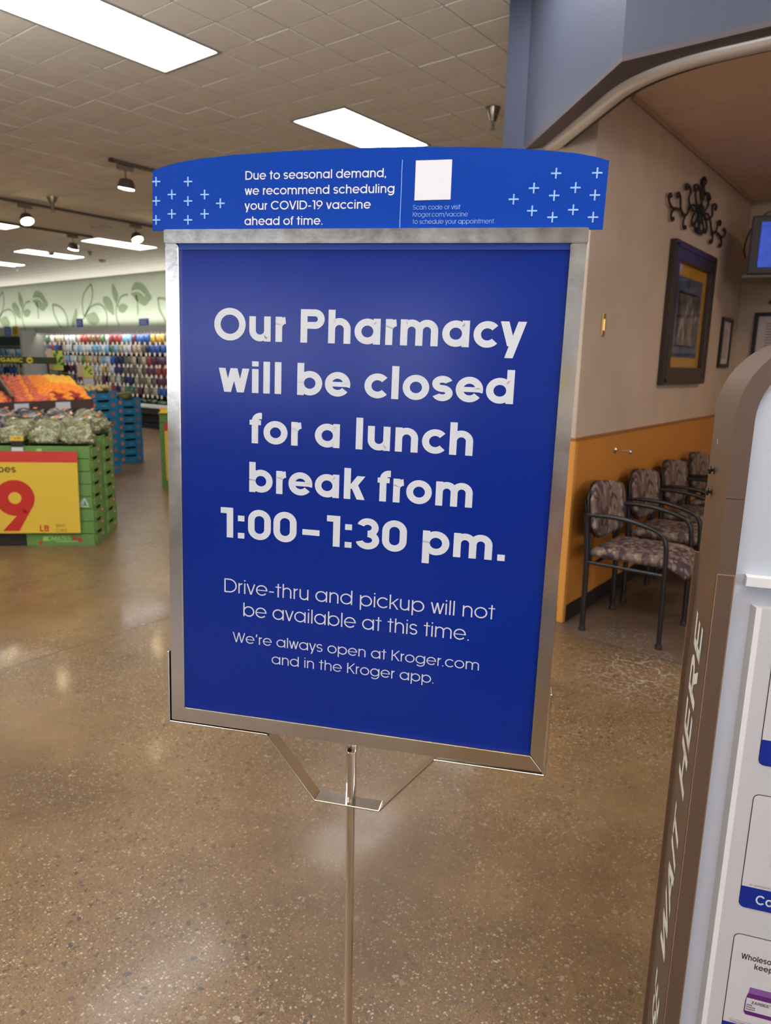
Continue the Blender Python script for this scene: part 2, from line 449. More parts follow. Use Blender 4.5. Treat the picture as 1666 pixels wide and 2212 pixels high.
    L.new(noise_(9, 3, 0.6), bp2.inputs['Height']); L.new(bp2.outputs['Normal'], b.inputs['Coat Normal'])
    return M
FLOOR_R0, FLOOR_R1 = 0.2, 0.5

m_tile = mat('ceiling_tile_white', (236, 231, 222), 0.9, bump=0.25, bscale=140, var=0.04, vscale=3)
m_grid = mat('ceiling_grid', (96, 84, 64), 0.8)
m_cream = mat('cream_wall', (190, 172, 152), 0.75, bump=0.12, bscale=40, var=0.10, vscale=2.2)
m_wains = mat('ochre_wainscot', (190, 124, 46), 0.6, bump=0.05, bscale=30, var=0.07, vscale=1.5)
m_black = mat('black_rubber', (30, 24, 22), 0.6)
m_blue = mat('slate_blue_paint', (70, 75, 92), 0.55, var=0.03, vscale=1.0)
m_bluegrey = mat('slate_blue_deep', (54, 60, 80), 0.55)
m_soffit = mat('soffit_dark', (88, 78, 80), 0.6)
m_alcceil = mat('alcove_ceiling_panel', (232, 204, 184), 0.85, bump=0.1, bscale=60, var=0.05)
m_green = mat('sage_wall', (196, 206, 184), 0.8, var=0.04, vscale=0.5)
m_mural = mat('mural_leaf_green', (140, 156, 124), 0.85)
m_alu = mat('brushed_aluminium', (222, 216, 208), 0.35, 0.45, bump=0.05, bscale=200)
m_store = mat('store_wall_paint', (206, 200, 188), 0.8, var=0.1, vscale=1.0)

# ------------------------------------------------------------------ floor
fl = MB(); fl.box((-28, -9, -0.1), (7, 12, 0)); structure(fl.build('floor', floor_mat()))
floor_o = bpy.data.objects['floor']
def strip(pts, wd, name, m, par):
    mb = MB()
    for a, b2 in zip(pts, pts[1:]):
        a, b2 = Vector(a), Vector(b2); t = (b2 - a).normalized(); n = Vector((-t.y, t.x, 0)) * wd / 2
        mb.add([a - n, b2 - n, b2 + n, a + n], [(0, 1, 2, 3)])
    return mb.build(name, m, par)
m_joint = mat('joint_filler', (74, 60, 46), 0.5)

# ------------------------------------------------------------------ main ceiling, one piece per tile
CZ = 3.47; GX, GY, GS = -3.758, 3.133, 0.305
LIGHTS = [(-3, -3), (-3, 5), (-3, 13), (-28, 5), (-28, 13), (-36, 13), (-44, 13), (-44, 5), (-36, 5), (-3, -11), (-3, -19), (5, -11), (5, -3), (13, -3), (13, -11), (-12, -11), (-12, -19), (5, -19), (-36, -3), (-28, -11)]  # grid carried on behind the viewer: unseen panels added to light sign and chrome
ceil_o = MB(); ceil_o.box((-28, -9, CZ + 0.012), (7, 12, CZ + 0.1))
ceil_o = structure(ceil_o.build('ceiling', m_grid))
cells = []
taken = set()
for (i, j) in LIGHTS:
    for a in range(2):
        for c in range(4): taken.add((i + a, j + c))
def proj(P):
    q = m.inverted() @ Vector(P)
    if q.z > -0.2: return None
    return (833 + FPX * q.x / -q.z, 1106 - FPX * q.y / -q.z, -q.z)
for i in range(-66, 8):
    for j in range(-14, 25):
        if (i, j) in taken: continue
        x = GX + i*GS; y = GY + j*GS
        if x > -1.9 and y > 2.9: continue
        if y + GS > 10.55: continue
        p = proj((x + GS/2, y + GS/2, CZ))
        vis = p is not None and -60 < p[0] < 1180 and -60 < p[1] < 640
        cells.append((p[2] if vis else 99, x, y, vis))
cells.sort()
me = None
def tile_shape(mb, x, y):
    g = 0.0055; c = 0.0012
    a0, a1, b0, b1 = x + g, x + GS - g, y + g, y + GS - g
    vs = [(a0, b0, CZ+.011), (a1, b0, CZ+.011), (a1, b1, CZ+.011), (a0, b1, CZ+.011), (a0+c, b0+c, CZ), (a1-c, b0+c, CZ), (a1-c, b1-c, CZ), (a0+c, b1-c, CZ)]
    mb.add(vs, [(7, 6, 5, 4), (0, 1, 5, 4)[::-1], (1, 2, 6, 5)[::-1], (2, 3, 7, 6)[::-1], (3, 0, 4, 7)[::-1]])
t0 = MB(); tile_shape(t0, 0, 0)
proto_tile = None; rest = MB(); cnt = 0
for d, x, y, vis in cells:
    if vis and cnt < 300:
        if proto_tile is None:
            proto_tile = t0.build('ceiling_tile', m_tile, ceil_o); o = proto_tile
        else:
            o = proto_tile.copy(); COL.objects.link(o)
        o.location = (x, y, random.uniform(-0.0015, 0.0015)); cnt += 1
    else: tile_shape(rest, x, y)
ro = rest.build('distant_ceiling_tiles', m_tile, ceil_o); ro['kind'] = 'stuff'

# ------------------------------------------------------------------ fluorescent troffers
m_diff = mat('lit_diffuser', (250, 252, 255), 0.4, emit=PANEL_E)
m_lframe = mat('light_frame', (150, 150, 146), 0.5)
lab = {(-3, -3): 'large lit fluorescent ceiling panel at the top left, nearest of all',
       (-3, 5): 'lit fluorescent ceiling panel just above the blue header card',
       (-28, 5): 'lit ceiling panel cut off by the left edge, level with the track spotlights',
       (-28, 13): 'lit ceiling panel right of the two distant ones, beside the metal sign frame',
       (-36, 13): 'lit ceiling panel second from the produce wall, above the leaf mural',
       (-44, 13): 'small lit ceiling panel at the left edge nearest the leaf mural'}
LP = []
for (i, j) in LIGHTS:
    x0, y0 = GX + i*GS, GY + j*GS
    r = thing('ceiling_light', lab.get((i, j), 'lit fluorescent ceiling panel outside the view'), 'ceiling light', (x0 + GS, y0 + 2*GS, CZ), 0, 'fluorescent ceiling panels')
    mb = MB(); W2, H2 = GS, 2*GS; e = 0.022
    for a, b2 in (((-W2, -H2), (W2, -H2+e)), ((-W2, H2-e), (W2, H2)), ((-W2, -H2+e), (-W2+e, H2-e)), ((W2-e, -H2+e), (W2, H2-e))):
        mb.box((*a, -0.004), (*b2, 0.02))
    mb.build('frame', m_lframe, r)
    mb = MB(); mb.box((-W2+e, -H2+e, 0.004), (W2-e, H2-e, 0.012)); mb.build('diffuser', m_diff, r)

uplights()
# ------------------------------------------------------------------ shell of the store
s_ = MB(); s_.box((-28, 10.6, 0), (7, 10.8, CZ + .05)); wall_p = structure(s_.build('wall_produce', m_green))
s_ = MB(); s_.box((-28.2, -9, 0), (-28, 10.8, CZ + .05)); structure(s_.build('wall_left', m_store))
s_ = MB(); s_.box((-28, -9.2, 0), (7, -9, CZ + .05)); structure(s_.build('wall_behind', m_store))
s_ = MB(); s_.box((7, -9, 0), (7.2, 10.8, CZ + .05)); structure(s_.build('wall_right', m_store))

# unseen windows added at the viewer's right: glowing panes that brighten the ceiling
for k in range(4):
    y0 = -8.2 + k*2.9
    w = MB(); w.box((6.96, y0, 1.5), (6.99, y0+2.6, 3.3)); structure(w.build('added_window_%d' % (k+1), mat('added_pane', (240, 242, 255), .3, emit=4.0)))
    w = MB()
    for a, b2 in (((6.93, y0-.06, 1.44), (7, y0, 3.36)), ((6.93, y0+2.6, 1.44), (7, y0+2.66, 3.36)), ((6.93, y0, 1.44), (7, y0+2.6, 1.5)), ((6.93, y0, 3.3), (7, y0+2.6, 3.36)), ((6.94, y0+1.27, 1.5), (7, y0+1.33, 3.3))): w.box(a, b2)
    structure(w.build('trim_%d' % (k+5), m_lframe))
for k in range(3):  # unseen rear windows, added as bright panes for the chrome to reflect
    x0 = -4.6 + k*2.9
    w = MB(); w.box((x0, -8.99, 1.7), (x0+2.6, -8.96, 3.1)); structure(w.build('added_window_%d' % (k+5), mat('added_pane_rear', (236, 242, 255), .3, emit=1.9)))
    w = MB()
    for a, b2 in (((x0-.06, -9, 1.64), (x0, -8.93, 3.16)), ((x0+2.6, -9, 1.64), (x0+2.66, -8.93, 3.16)), ((x0, -9, 1.64), (x0+2.6, -8.93, 1.7)), ((x0, -9, 3.1), (x0+2.6, -8.93, 3.16))): w.box(a, b2)
    structure(w.build('trim_%d' % (k+9), m_lframe))
# ------------------------------------------------------------------ waiting alcove
AX, AY, AB, AZ = -1.624, 3.87, 7.474, 3.0
HZ = 2.672
w = MB(); w.box((-2.18, AY, 1.105), (AX, 10.6, AZ+.02)); wl = structure(w.build('wall_alcove', m_cream))
w = MB(); w.box((-2.19, AY-.004, 0.10), (AX+.004, AB, 1.088)); o = w.build('wainscot_panel', m_wains, wl)
w = MB(); w.bbox((-2.19, AY-.010, 1.085), (AX+.010, AB, 1.105), .004); w.build('wainscot_cap', mat('ochre_cap', (150, 96, 40), .6), wl)
w = MB(); w.bbox((AX-.035, AY-.008, 0.0), (AX+.008, AY+.035, 1.088), .006); w.build('corner_guard', mat('ochre_corner', (206, 142, 62), .5), wl)
w = MB(); w.box((AX-.0, AY+.03, 0.0), (AX+.012, AB, 0.10)); w.box((-2.19, AY-.012, 0), (AX-.035, AY, .10)); structure(w.build('baseboard_alcove', m_black))
w = MB(); w.box((AX, AB, 0), (3.0, AB+.15, AZ+.02)); structure(w.build('wall_back', m_cream))
w = MB(); w.box((2.6, 3.1, 0), (2.8, AB, AZ+.02)); structure(w.build('wall_alcove_right', m_cream))
# alcove ceiling of long panels
w = MB(); w.prism([(AX, 3.66), (-1.20, 3.24), (2.8, 3.24), (2.8, AB), (AX, AB)], AZ+.015, AZ+.06); w.box((-2.1, AY+.02, AZ+.015), (AX, 4.2, AZ+.06)); ac = structure(w.build('ceiling_alcove', mat('alcove_seam', (100, 74, 58), .8)))
y = 3.32
while y < AB:
    y1 = min(y + 0.708, AB)
    w = MB()
    if y < 3.5: w.prism([(AX+.001, 3.67), (-1.27, 3.32), (2.6, 3.32), (2.6, y1-.003), (AX+.001, y1-.003)], AZ, AZ+.014)
    else: w.bbox((AX+.001, y+.005, AZ), (2.6, y1-.005, AZ+.014), .004)
    w.build('ceiling_panel', m_alcceil, ac)
    y = y1
w = MB(); w.bbox((AX, 4.3, AZ-.03), (AX+.02, AB, AZ), .004); structure(w.build('trim_1', mat('alcove_trim', (176, 150, 128), .7)))
# header: deep blue end, 45 degree chamfer, long face
TH = 0.30
C0, C1, C2, C3 = (-2.18, AY), (-2.046, AY), (-1.184, 3.002), (3.0, 3.002)
def hpart(poly, z0, z1, name, mt, par=None):
    mb = MB(); mb.prism(poly, z0, z1); o = mb.build(name, mt, par); fixnorm(o); return o
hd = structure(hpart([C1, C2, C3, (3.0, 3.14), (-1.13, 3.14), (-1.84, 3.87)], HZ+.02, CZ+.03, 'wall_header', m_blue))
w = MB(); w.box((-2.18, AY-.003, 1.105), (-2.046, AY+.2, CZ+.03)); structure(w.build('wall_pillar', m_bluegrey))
w = MB(); w.box((-2.046, AY, AZ), (3, AY+.05, CZ)); structure(w.build('wall_header_inner', m_alcceil))
# soffit board and rolling-grille track, both following the chamfer
def offset_path(d, r=0.0, n=9):
    """path d metres inside the outer face; corner rounded with radius r"""
    t = math.tan(math.radians(22.5)) * d
    c = Vector((-1.184 + t, 3.002 + d))
    a = Vector((-1.184 - .862 + d*.7071, 3.002 + .868 + d*.7071)); b2 = Vector((3.0, 3.002 + d))
    a = c + Vector((-.7071, .7071)) * 1.35
    if r <= 0: return [a, c, b2]
    L_ = r * math.tan(math.radians(22.5))
    p1 = c + Vector((-.7071, .7071)) * L_; p2 = c + Vector((1, 0)) * L_
    out = [a]
    for i in range(n + 1):
        s = i / n; out.append(p1*(1-s)**2 + c*2*s*(1-s) + p2*s**2)
    return out + [b2]
def ribbon(path, d0, d1, z0, z1, prof=None):
    mb = MB(); n = len(path); nor = []
    for i in range(n):
        t = (path[min(i+1, n-1)] - path[max(i-1, 0)]).normalized(); nor.append(Vector((-t.y, t.x)))
    prof = prof or [(d0, z0), (d1, z0), (d1, z1), (d0, z1)]
    k = len(prof); vs = []
    for p, q in zip(path, nor):
        for d, z in prof:
            e = p + q * d; vs.append((e.x, e.y, z))
    fs = [[i*k + j, (i+1)*k + j, (i+1)*k + (j+1) % k, i*k + (j+1) % k] for i in range(n-1) for j in range(k)]
    fs += [list(range(k)), [(n-1)*k + j for j in range(k)][::-1]]
    return mb.add(vs, fs)
o = ribbon(offset_path(0), 0, 0.155, HZ, HZ+.02).build('trim_2', m_soffit); structure(fixnorm(o))
pr = [(0, HZ+.001), (.0, HZ-.010), (.012, HZ-.022), (.03, HZ-.028), (.055, HZ-.028), (.075, HZ-.020), (.082, HZ-.008), (.082, HZ+.001)]
o = ribbon(offset_path(0.082, 0.75, 14), 0, 0, 0, 0, pr).build('trim_3', m_alu); structure(autosmooth(o, .9))
pr = [(0, HZ+.0), (.0, HZ-.014), (.016, HZ-.014), (.016, HZ)]
o = ribbon(offset_path(0.166, 0.75, 14), 0, 0, 0, 0, pr).build('trim_4', m_black); structure(fixnorm(o))

# light inside the alcove (ceiling fixture to the right of the view)
r = thing('alcove_light', 'square lit ceiling panel of the waiting alcove', 'ceiling light', (0.9, 5.6, AZ))
w = MB(); w.box((-.3, -.6, -.012), (.3, .6, -.002)); w.build('diffuser', mat('alcove_diffuser', (255, 228, 196), .4, emit=8.0), r)

# mural of stems and leaves painted on the produce wall, flat paint just proud of the wall
MY = 10.596
def mural_leaf(mb, x, z, L_, ang, wd, filled=True, ins=None):
    pts = []; n = 12
    for i in range(n + 1):
        s = i / n; h = wd * math.sin(PI * s) ** 0.8 * (1 - .25*s); pts.append((s*L_, h))
    low = [(s, -h*0.9) for s, h in pts[::-1][1:-1]]
    poly = pts + low; ca, sa = math.cos(ang), math.sin(ang)
    f = lambda p: Vector((x + p[0]*ca - p[1]*sa, MY, z + p[0]*sa + p[1]*ca))
    if filled:
        c = f((L_*.5, 0)); k = [f(p) for p in poly]
        mb.add([c] + k, [(0, i+1, (i+1) % len(k) + 1) for i in range(len(k))])
    else:
        k = [f(p) for p in poly]; k2 = [f((L_*.5 + (p[0]-L_*.5)*.88, p[1]*.74)) for p in poly]; n = len(k)
        mb.add(k + k2, [(i, (i+1) % n, n + (i+1) % n, n + i) for i in range(n)])
        mb.add([f((L_*.15, -.012)), f((L_*.15, .012)), f((L_*.8, 0))], [(0, 1, 2)])
def mural_stem(mb, pts, wd=0.035):
    vs = []; n = 24; P = []
    for i in range(n + 1):
        s = i/n*(len(pts)-1); k = min(int(s), len(pts)-2); t = s - k
        p0 = pts[max(k-1, 0)]; p1 = pts[k]; p2 = pts[k+1]; p3 = pts[min(k+2, len(pts)-1)]
        P.append(Vector([0.5*((2*p1[c]) + (-p0[c]+p2[c])*t + (2*p0[c]-5*p1[c]+4*p2[c]-p3[c])*t*t + (-p0[c]+3*p1[c]-3*p2[c]+p3[c])*t**3) for c in (0, 1)]))
    for i, p in enumerate(P):
        t = (P[min(i+1, n)] - P[max(i-1, 0)]).normalized(); q = Vector((-t.y, t.x)) * wd/2
        vs += [(p.x+q.x, MY, p.y+q.y), (p.x-q.x, MY, p.y-q.y)]
    mb.add(vs, [(2*i, 2*i+1, 2*i+3, 2*i+2) for i in range(n)])
FILL = {'big': [(-16.1, 3.13), (-16.0, 3.25), (-15.85, 3.29), (-15.66, 3.25), (-15.52, 3.17), (-15.42, 3.06), (-15.28, 2.91), (-15.41, 2.81), (-15.56, 2.73), (-15.75, 2.78), (-15.93, 2.87), (-16.05, 2.97), (-16.13, 3.02)], 'nar': [(-16.9, 3.31), (-16.78, 3.19), (-16.69, 3.05), (-16.7, 2.92), (-16.77, 2.81), (-16.87, 2.91), (-16.94, 3.06), (-16.94, 3.2)], 'mid': [(-17.39, 2.93), (-17.33, 2.99), (-17.19, 3.01), (-17.04, 2.93), (-16.96, 2.84), (-16.91, 2.71), (-16.91, 2.54), (-17.07, 2.6), (-17.22, 2.69), (-17.32, 2.81)], 'small': [(-16.71, 2.74), (-16.59, 2.79), (-16.45, 2.8), (-16.29, 2.74), (-16.35, 2.66), (-16.47, 2.59), (-16.61, 2.6), (-16.69, 2.65)], 'round': [(-18.25, 2.53), (-18.06, 2.6), (-17.83, 2.64), (-17.69, 2.56), (-17.59, 2.44), (-17.67, 2.36), (-17.86, 2.32), (-18.08, 2.36)], 'stalk': [(-18.67, 2.77), (-18.64, 2.61), (-18.7, 2.46), (-18.85, 2.25), (-18.97, 2.25), (-18.93, 2.44), (-18.8, 2.62)]}
OUTL = {'out1': [(-17.89, 3.34), (-17.84, 3.15), (-17.91, 2.92), (-18.1, 2.72), (-18.32, 2.55), (-18.36, 2.76), (-18.35, 2.96), (-18.21, 3.16)], 'out2': [(-19.89, 2.89), (-19.59, 2.85), (-19.33, 2.72), (-19.19, 2.53), (-19.18, 2.26), (-19.54, 2.29), (-19.7, 2.45), (-19.85, 2.64)]}
LINE = {'s1': [(-18.36, 2.47), (-18.01, 2.75), (-17.56, 2.83), (-17.28, 2.67), (-17.24, 2.44), (-17.3, 2.18)], 's2': [(-16.75, 2.74), (-16.57, 2.97), (-16.26, 3.02)], 's3': [(-16.77, 2.81), (-16.81, 2.51), (-16.67, 2.23)], 's4': [(-15.92, 3.0), (-15.87, 2.77), (-15.88, 2.53)], 's5': [(-16.11, 3.07), (-15.79, 3.09), (-15.54, 2.96)], 's6': [(-22.87, 2.71), (-22.59, 2.61), (-22.27, 2.36)]}
def mural():
    for k, dx in enumerate((0, -4.85, 4.85)):
        mb = MB()
        for i, (nm, pl) in enumerate(FILL.items()):
            vs = [(x + dx, MY - .0003*i, z) for x, z in pl]
            c = (sum(p[0] for p in vs)/len(vs), MY - .0003*i, sum(p[2] for p in vs)/len(vs))
            # smooth the outline once
            q = []
            n = len(vs)
            for a in range(n):
                p0, p1, p2, p3 = [Vector(vs[(a + d) % n]) for d in (-1, 0, 1, 2)]
                for t in (0, .33, .66):
                    q.append(0.5*((2*p1) + (-p0+p2)*t + (2*p0-5*p1+4*p2-p3)*t*t + (-p0+3*p1-3*p2+p3)*t**3))
            mb.add([c] + q, [(0, a+1, (a+1) % len(q) + 1) for a in range(len(q))])
        for nm, pl in OUTL.items(): mural_stem(mb, [(x + dx, z) for x, z in pl + [pl[0]]], .055)
        for nm, pl in LINE.items():
            if nm in ('s5', 's6'): continue
            mural_stem(mb, [(x + dx, z) for x, z in pl], .05)
        mb.build('leaf_mural', m_mural, wall_p)
        mb = MB(); MYs = MY
        mural_stem(mb, [(x + dx, z) for x, z in LINE['s5']], .05)
        for vv in mb.v: vv.y -= .006
        mb.build('leaf_vein', m_green, wall_p)
mural()
# saw-cut joints in the floor
strip([(-3.445, -4, .0006), (-3.445, 8.9, .0006)], .006, 'floor_joint', m_joint, floor_o)
strip([(-8.3, -4, .0006), (-8.3, 8.9, .0006)], .006, 'floor_joint', m_joint, floor_o)
strip([(AX+.02, 3.71, .0006), (-1.33, 3.72, .0006), (-.85, 3.70, .0006), (.6, 3.71, .0006), (2.5, 3.7, .0006)], .007, 'floor_joint', m_joint, floor_o)

# ------------------------------------------------------------------ sign stand
def grad_metal(name, c, rough, bump=.0, bs=60, stretch=(1, 1, 1)):
    M = mat(name, c, rough, 1.0)
    nt = M.node_tree; N = nt.nodes; L = nt.links; b = N['Principled BSDF']
    tc = N.new('ShaderNodeTexCoord'); mp = N.new('ShaderNodeMapping'); mp.inputs['Scale'].default_value = stretch
    n = N.new('ShaderNodeTexNoise'); n.inputs['Scale'].default_value = bs; n.inputs['Detail'].default_value = 5
    L.new(tc.outputs['Object'], mp.inputs[0]); L.new(mp.outputs[0], n.inputs['Vector'])
    r = N.new('ShaderNodeMapRange'); r.inputs[3].default_value = rough*.5; r.inputs[4].default_value = rough*1.9
    L.new(n.outputs['Fac'], r.inputs[0]); L.new(r.outputs[0], b.inputs['Roughness'])
    bp = N.new('ShaderNodeBump'); bp.inputs['Strength'].default_value = bump; bp.inputs['Distance'].default_value = .002
    L.new(n.outputs['Fac'], bp.inputs['Height']); L.new(bp.outputs['Normal'], b.inputs['Normal'])
    return M
m_chrome = grad_metal('worn_chrome', (222, 220, 214), .16, .22, 34, (1, 1, .6))
m_chrome2 = grad_metal('smooth_chrome', (236, 235, 232), .08, .0, 30)
m_sblue = mat('sign_blue', (2, 36, 130), .20, spec=.38, bump=.010, bscale=3)
m_tblue = mat('header_card_blue', (6, 60, 160), .30, spec=.2)
m_vinyl = mat('white_vinyl', (202, 208, 216), .45)
m_pale = mat('pale_blue_print', (146, 190, 246), .5)
m_white = mat('white_print', (222, 224, 232), .5)
W_ = rot3(Vector((.979, -.205, -.012)).normalized())
Hn = rot3(Vector((-.018, -.03, -1.)).normalized()); Hn = (Hn - W_*W_.dot(Hn)).normalized()
Nn = W_.cross(Hn)          # points away from the viewer
if Nn.dot(Vector((-.6, .8, 0))) < 0: Nn = -Nn
SO = Vector((-.888, .666, 1.654))
FW, FH = .5393, .695
def SP(x, y, z=0.0):
    """sign face: x right, y down from the top-left of the blue panel, z away from the viewer"""
    return SO + W_*x + Hn*y + Nn*z
def spoly(mb, poly, z0, z1):
    n = len(poly); vs = [SP(x, y, z0) for x, y in poly] + [SP(x, y, z1) for x, y in poly]
    mb.add(vs, [list(range(n)), [n+i for i in range(n)][::-1]] + [[i, n+i, n+(i+1) % n, (i+1) % n] for i in range(n)]); return mb
base_pt = SP(.2725, .76, .012)
stand = thing('sign_stand', 'chrome floor sign stand with a blue pharmacy closing notice in its frame', 'sign', (base_pt.x, base_pt.y, 0))
def st(o):
    o.location = (-base_pt.x, -base_pt.y, 0); return o
# frame: C channels, lip over the panel, wrapped depth
OX0, OX1, OY1 = -.0213, .5585, .7178
def rail(poly, name, dz0=-.0045, dz1=.020, bev=.0012):
    mb = MB(); spoly(mb, poly, dz0, dz1); o = mb.build(name, m_chrome, stand); fixnorm(o)
    bm = bmesh.new(); bm.from_mesh(o.data); bmesh.ops.bevel(bm, geom=bm.edges[:], offset=bev, segments=2, affect='EDGES'); bm.to_mesh(o.data); bm.free()
    return st(o)
rail([(OX0, -.0050), (-.0035, -.0050), (-.0005, .0), (.0012, FH-.001), (OX0, OY1)], 'side_rail')
rail([(OX1, -.0050), (OX1, OY1), (FW, FH-.001), (FW-.0005, 0), (FW-.001, -.0050)], 'side_rail')
rail([(OX0-.0003, OY1+.0005), (.0008, FH-.0005), (FW+.0005, FH+.0005), (OX1+.0003, OY1+.0005)], 'bottom_rail')
rail([(OX0-.0008, -.0238), (OX1+.001, -.0238), (OX1+.001, -.0052), (OX0-.0008, -.0052)], 'top_rail', -.0065, .022)
mb = MB(); spoly(mb, [(-.003, -.006), (FW+.003, -.006), (FW+.003, FH+.004), (-.003, FH+.004)], .0015, .006)
pan = st(mb.build('notice_panel', m_sblue, stand)); pan['label'] = 'deep blue notice panel'
mb = MB(); spoly(mb, [(-.002, -.006), (FW+.002, -.006), (FW+.002, .0022), (-.002, .0028)], -.0006, .0012)
st(mb.build('panel_top_edge', mat('notice_edge_blue', (18, 62, 160), .35), stand))
fm = lambda x, y, z: SP(x, -y, z)
WB, WL = .205, .082
items = [
 ('Our Pharmacy', .0514, .4913, -.1263, .0452, WB), ('will be closed', .0583, .4803, -.1989, .0446, WB),
 ('for a lunch', .1061, .4305, -.2711, .0443, WB), ('break from', .1061, .4342, -.3430, .0444, WB),
 ('1:00–1:30 pm.', .0610, .4837, -.4145, .0455, WB)]
o = lettering('notice_lettering', items, m_vinyl, fm, stand, .0011); st(o)
items = [('Drive-thru and pickup will not', .0668, .4755, -.5000, .0215, WL), ('be available at this time.', .0977, .4412, -.5352, .0215, WL),
 ("We're always open at Kroger.com", .0805, .4581, -.5782, .0160, WL+.006), ('and in the Kroger app.', .1441, .3938, -.6062, .0160, WL+.006)]
o = lettering('small_lettering', items, m_vinyl, fm, stand, .0011); st(o)
# cradle: flat chrome bar bent under the frame
BW0, BW1 = -.010, .022
br = [(-.0232, .6037), (-.0232, .7195), (.1395, .7195), (.2195, .8172), (.3215, .8182), (.4020, .7215), (.5603, .7212), (.5603, .5984)]
def flatbar(path, th, name, z0, z1):
    n = len(path); P = [Vector(p) for p in path]; off = []
    for i in range(n):
        a = (P[i] - P[i-1]).normalized() if i else (P[1]-P[0]).normalized()
        b2 = (P[i+1] - P[i]).normalized() if i < n-1 else a
        na = Vector((-a.y, a.x)); nb = Vector((-b2.y, b2.x)); q = (na + nb).normalized(); q = q / max(.3, q.dot(na)); off.append(q * th)
    vs = []
    for i in range(n):
        for p in (P[i], P[i] + off[i]):
            for z in (z0, z1): vs.append(SP(p.x, p.y, z))
    fs = []
    for i in range(n-1):
        a, b2 = 4*i, 4*(i+1)
        fs += [(a, a+1, b2+1, b2), (a+2, b2+2, b2+3, a+3), (a, b2, b2+2, a+2), (a+1, a+3, b2+3, b2+1)]
    fs += [(0, 2, 3, 1), (4*n-4, 4*n-3, 4*n-1, 4*n-2)]
    o = mesh_obj(name, vs, fs, m_chrome2, stand); fixnorm(o)
    bm = bmesh.new(); bm.from_mesh(o.data); bmesh.ops.bevel(bm, geom=bm.edges[:], offset=.0006, segments=1, affect='EDGES'); bm.to_mesh(o.data); bm.free()
    return st(o)
flatbar(br, .0026, 'cradle_bar', -.006, .022)
PC = SP(.2727, .76, .008)
mb = MB(); mb.tube([SP(.2725, .7175, .008), Vector((PC.x, PC.y, SP(.2727, .8180, .008).z))], .0078, 20); st(autosmooth(mb.build('upper_tube', m_chrome2, stand)))
mb = MB(); zc = SP(.2725, .724, .008).z; mb.lathe([(.0088, -.010), (.0098, -.008), (.0098, .006), (.0090, .009)], (SP(.2725, .724, .008).x, SP(.2725, .724, .008).y, zc), 20); st(autosmooth(mb.build('collar', m_chrome2, stand)))
mb = MB(); q = SP(.2725, .727, .008) - Nn*.0098; mb.tube([q, q - Nn*.0025], .0034, 12); mb.tube([q - Nn*.0025, q - Nn*.003], .0015, 8); st(mb.build('set_screw', mat('dark_screw', (60, 58, 56), .4, 1.0), stand))
mb = MB(); mb.tube([Vector((PC.x, PC.y, SP(.27, .8195, .008).z)), Vector((PC.x, PC.y, .02))], .0066, 20); st(autosmooth(mb.build('pole', m_chrome2, stand)))
mb = MB(); mb.lathe([(.19, 0), (.19, .010), (.185, .014), (.03, .02), (.012, .04)], (PC.x, PC.y, 0), 40); st(autosmooth(mb.build('base_plate', m_chrome2, stand)))

# header card standing in the top rail
hc = SP(.27, -.06, 0)
card = thing('header_card', 'blue arched header card with vaccine notice, slotted on top of the chrome sign frame', 'sign', (hc.x, hc.y, hc.z))
def sc_(o): o.location = -Vector((hc.x, hc.y, hc.z)); return o
arcp = [(-.042, -.1035), (-.030, -.1076), (-.0044, -.1136), (.035, -.1184), (.0784, -.1217), (.14, -.1243), (.2101, -.1258), (.275, -.1262), (.335, -.1258), (.40, -.1237), (.4539, -.1210), (.50, -.1172), (.534, -.1136), (.56, -.1085), (.577, -.1037)]
poly = [(-.0436, -.0236)] + arcp + [(.5765, -.0226)]
mb = MB(); spoly(mb, poly, .0022, .0042); o = sc_(fixnorm(mb.build('card', m_tblue, card)))
items = [('Due to seasonal demand,', .0977, .2952, .0893, .0112, .13), ('we recommend scheduling', .0968, .3071, .0697, .0112, .13),
 ('your COVID-19 vaccine', .0966, .2757, .0503, .0112, .13), ('ahead of time.', .0966, .2093, .0303, .0112, .13)]
sc_(lettering('card_lettering', items, m_white, lambda x, y, z: SP(x, -y, z), card, .0018))
items = [('Scan code or visit', .3330, .3956, .0485, .0058, .075), ('Kroger.com/vaccine', .3334, .4059, .0395, .0058, .075), ('to schedule your appointment.', .3332, .4410, .0306, .0058, .075)]
sc_(lettering('small_print', items, m_pale, lambda x, y, z: SP(x, -y, z), card, .0018))
mb = MB(); spoly(mb, [(.3159, -.1102), (.3166, -.1102), (.3166, -.0261), (.3159, -.0261)], .0017, .0022); sc_(mb.build('divider_line', m_pale, card))
mb = MB(); spoly(mb, [(.3343, -.1088), (.3817, -.1091), (.3821, -.0604), (.3345, -.0599)], .0016, .0022); o = sc_(mb.build('blank_white_patch', m_white, card))
pl = [(-.0366, -.0893), (-.0371, -.0635), (-.0376, -.0381), (-.0127, -.0718), (-.0131, -.046), (.0121, -.0885), (.0119, -.0629), (.0116, -.0378), (.0371, -.0711), (.0369, -.0456), (.0606, -.0593),
 (.4633, -.0598), (.4878, -.0728), (.4875, -.0456), (.514, -.0899), (.5137, -.0636), (.5135, -.0376), (.5391, -.0726), (.5384, -.0463), (.5639, -.0895), (.5634, -.0635), (.5634, -.0373)]
base = None
for (x, y) in pl:
    mb = MB(); a, t = .0063, .0009
    x0 = max(x - a, -.0424)
    spoly(mb, [(x0, y-t), (x+a, y-t), (x+a, y+t), (x0, y+t)], .0017, .0022); spoly(mb, [(x-t, y-a), (x+t, y-a), (x+t, y+a), (x-t, y+a)], .00165, .0022)
    sc_(mb.build('plus_mark', m_pale, card))

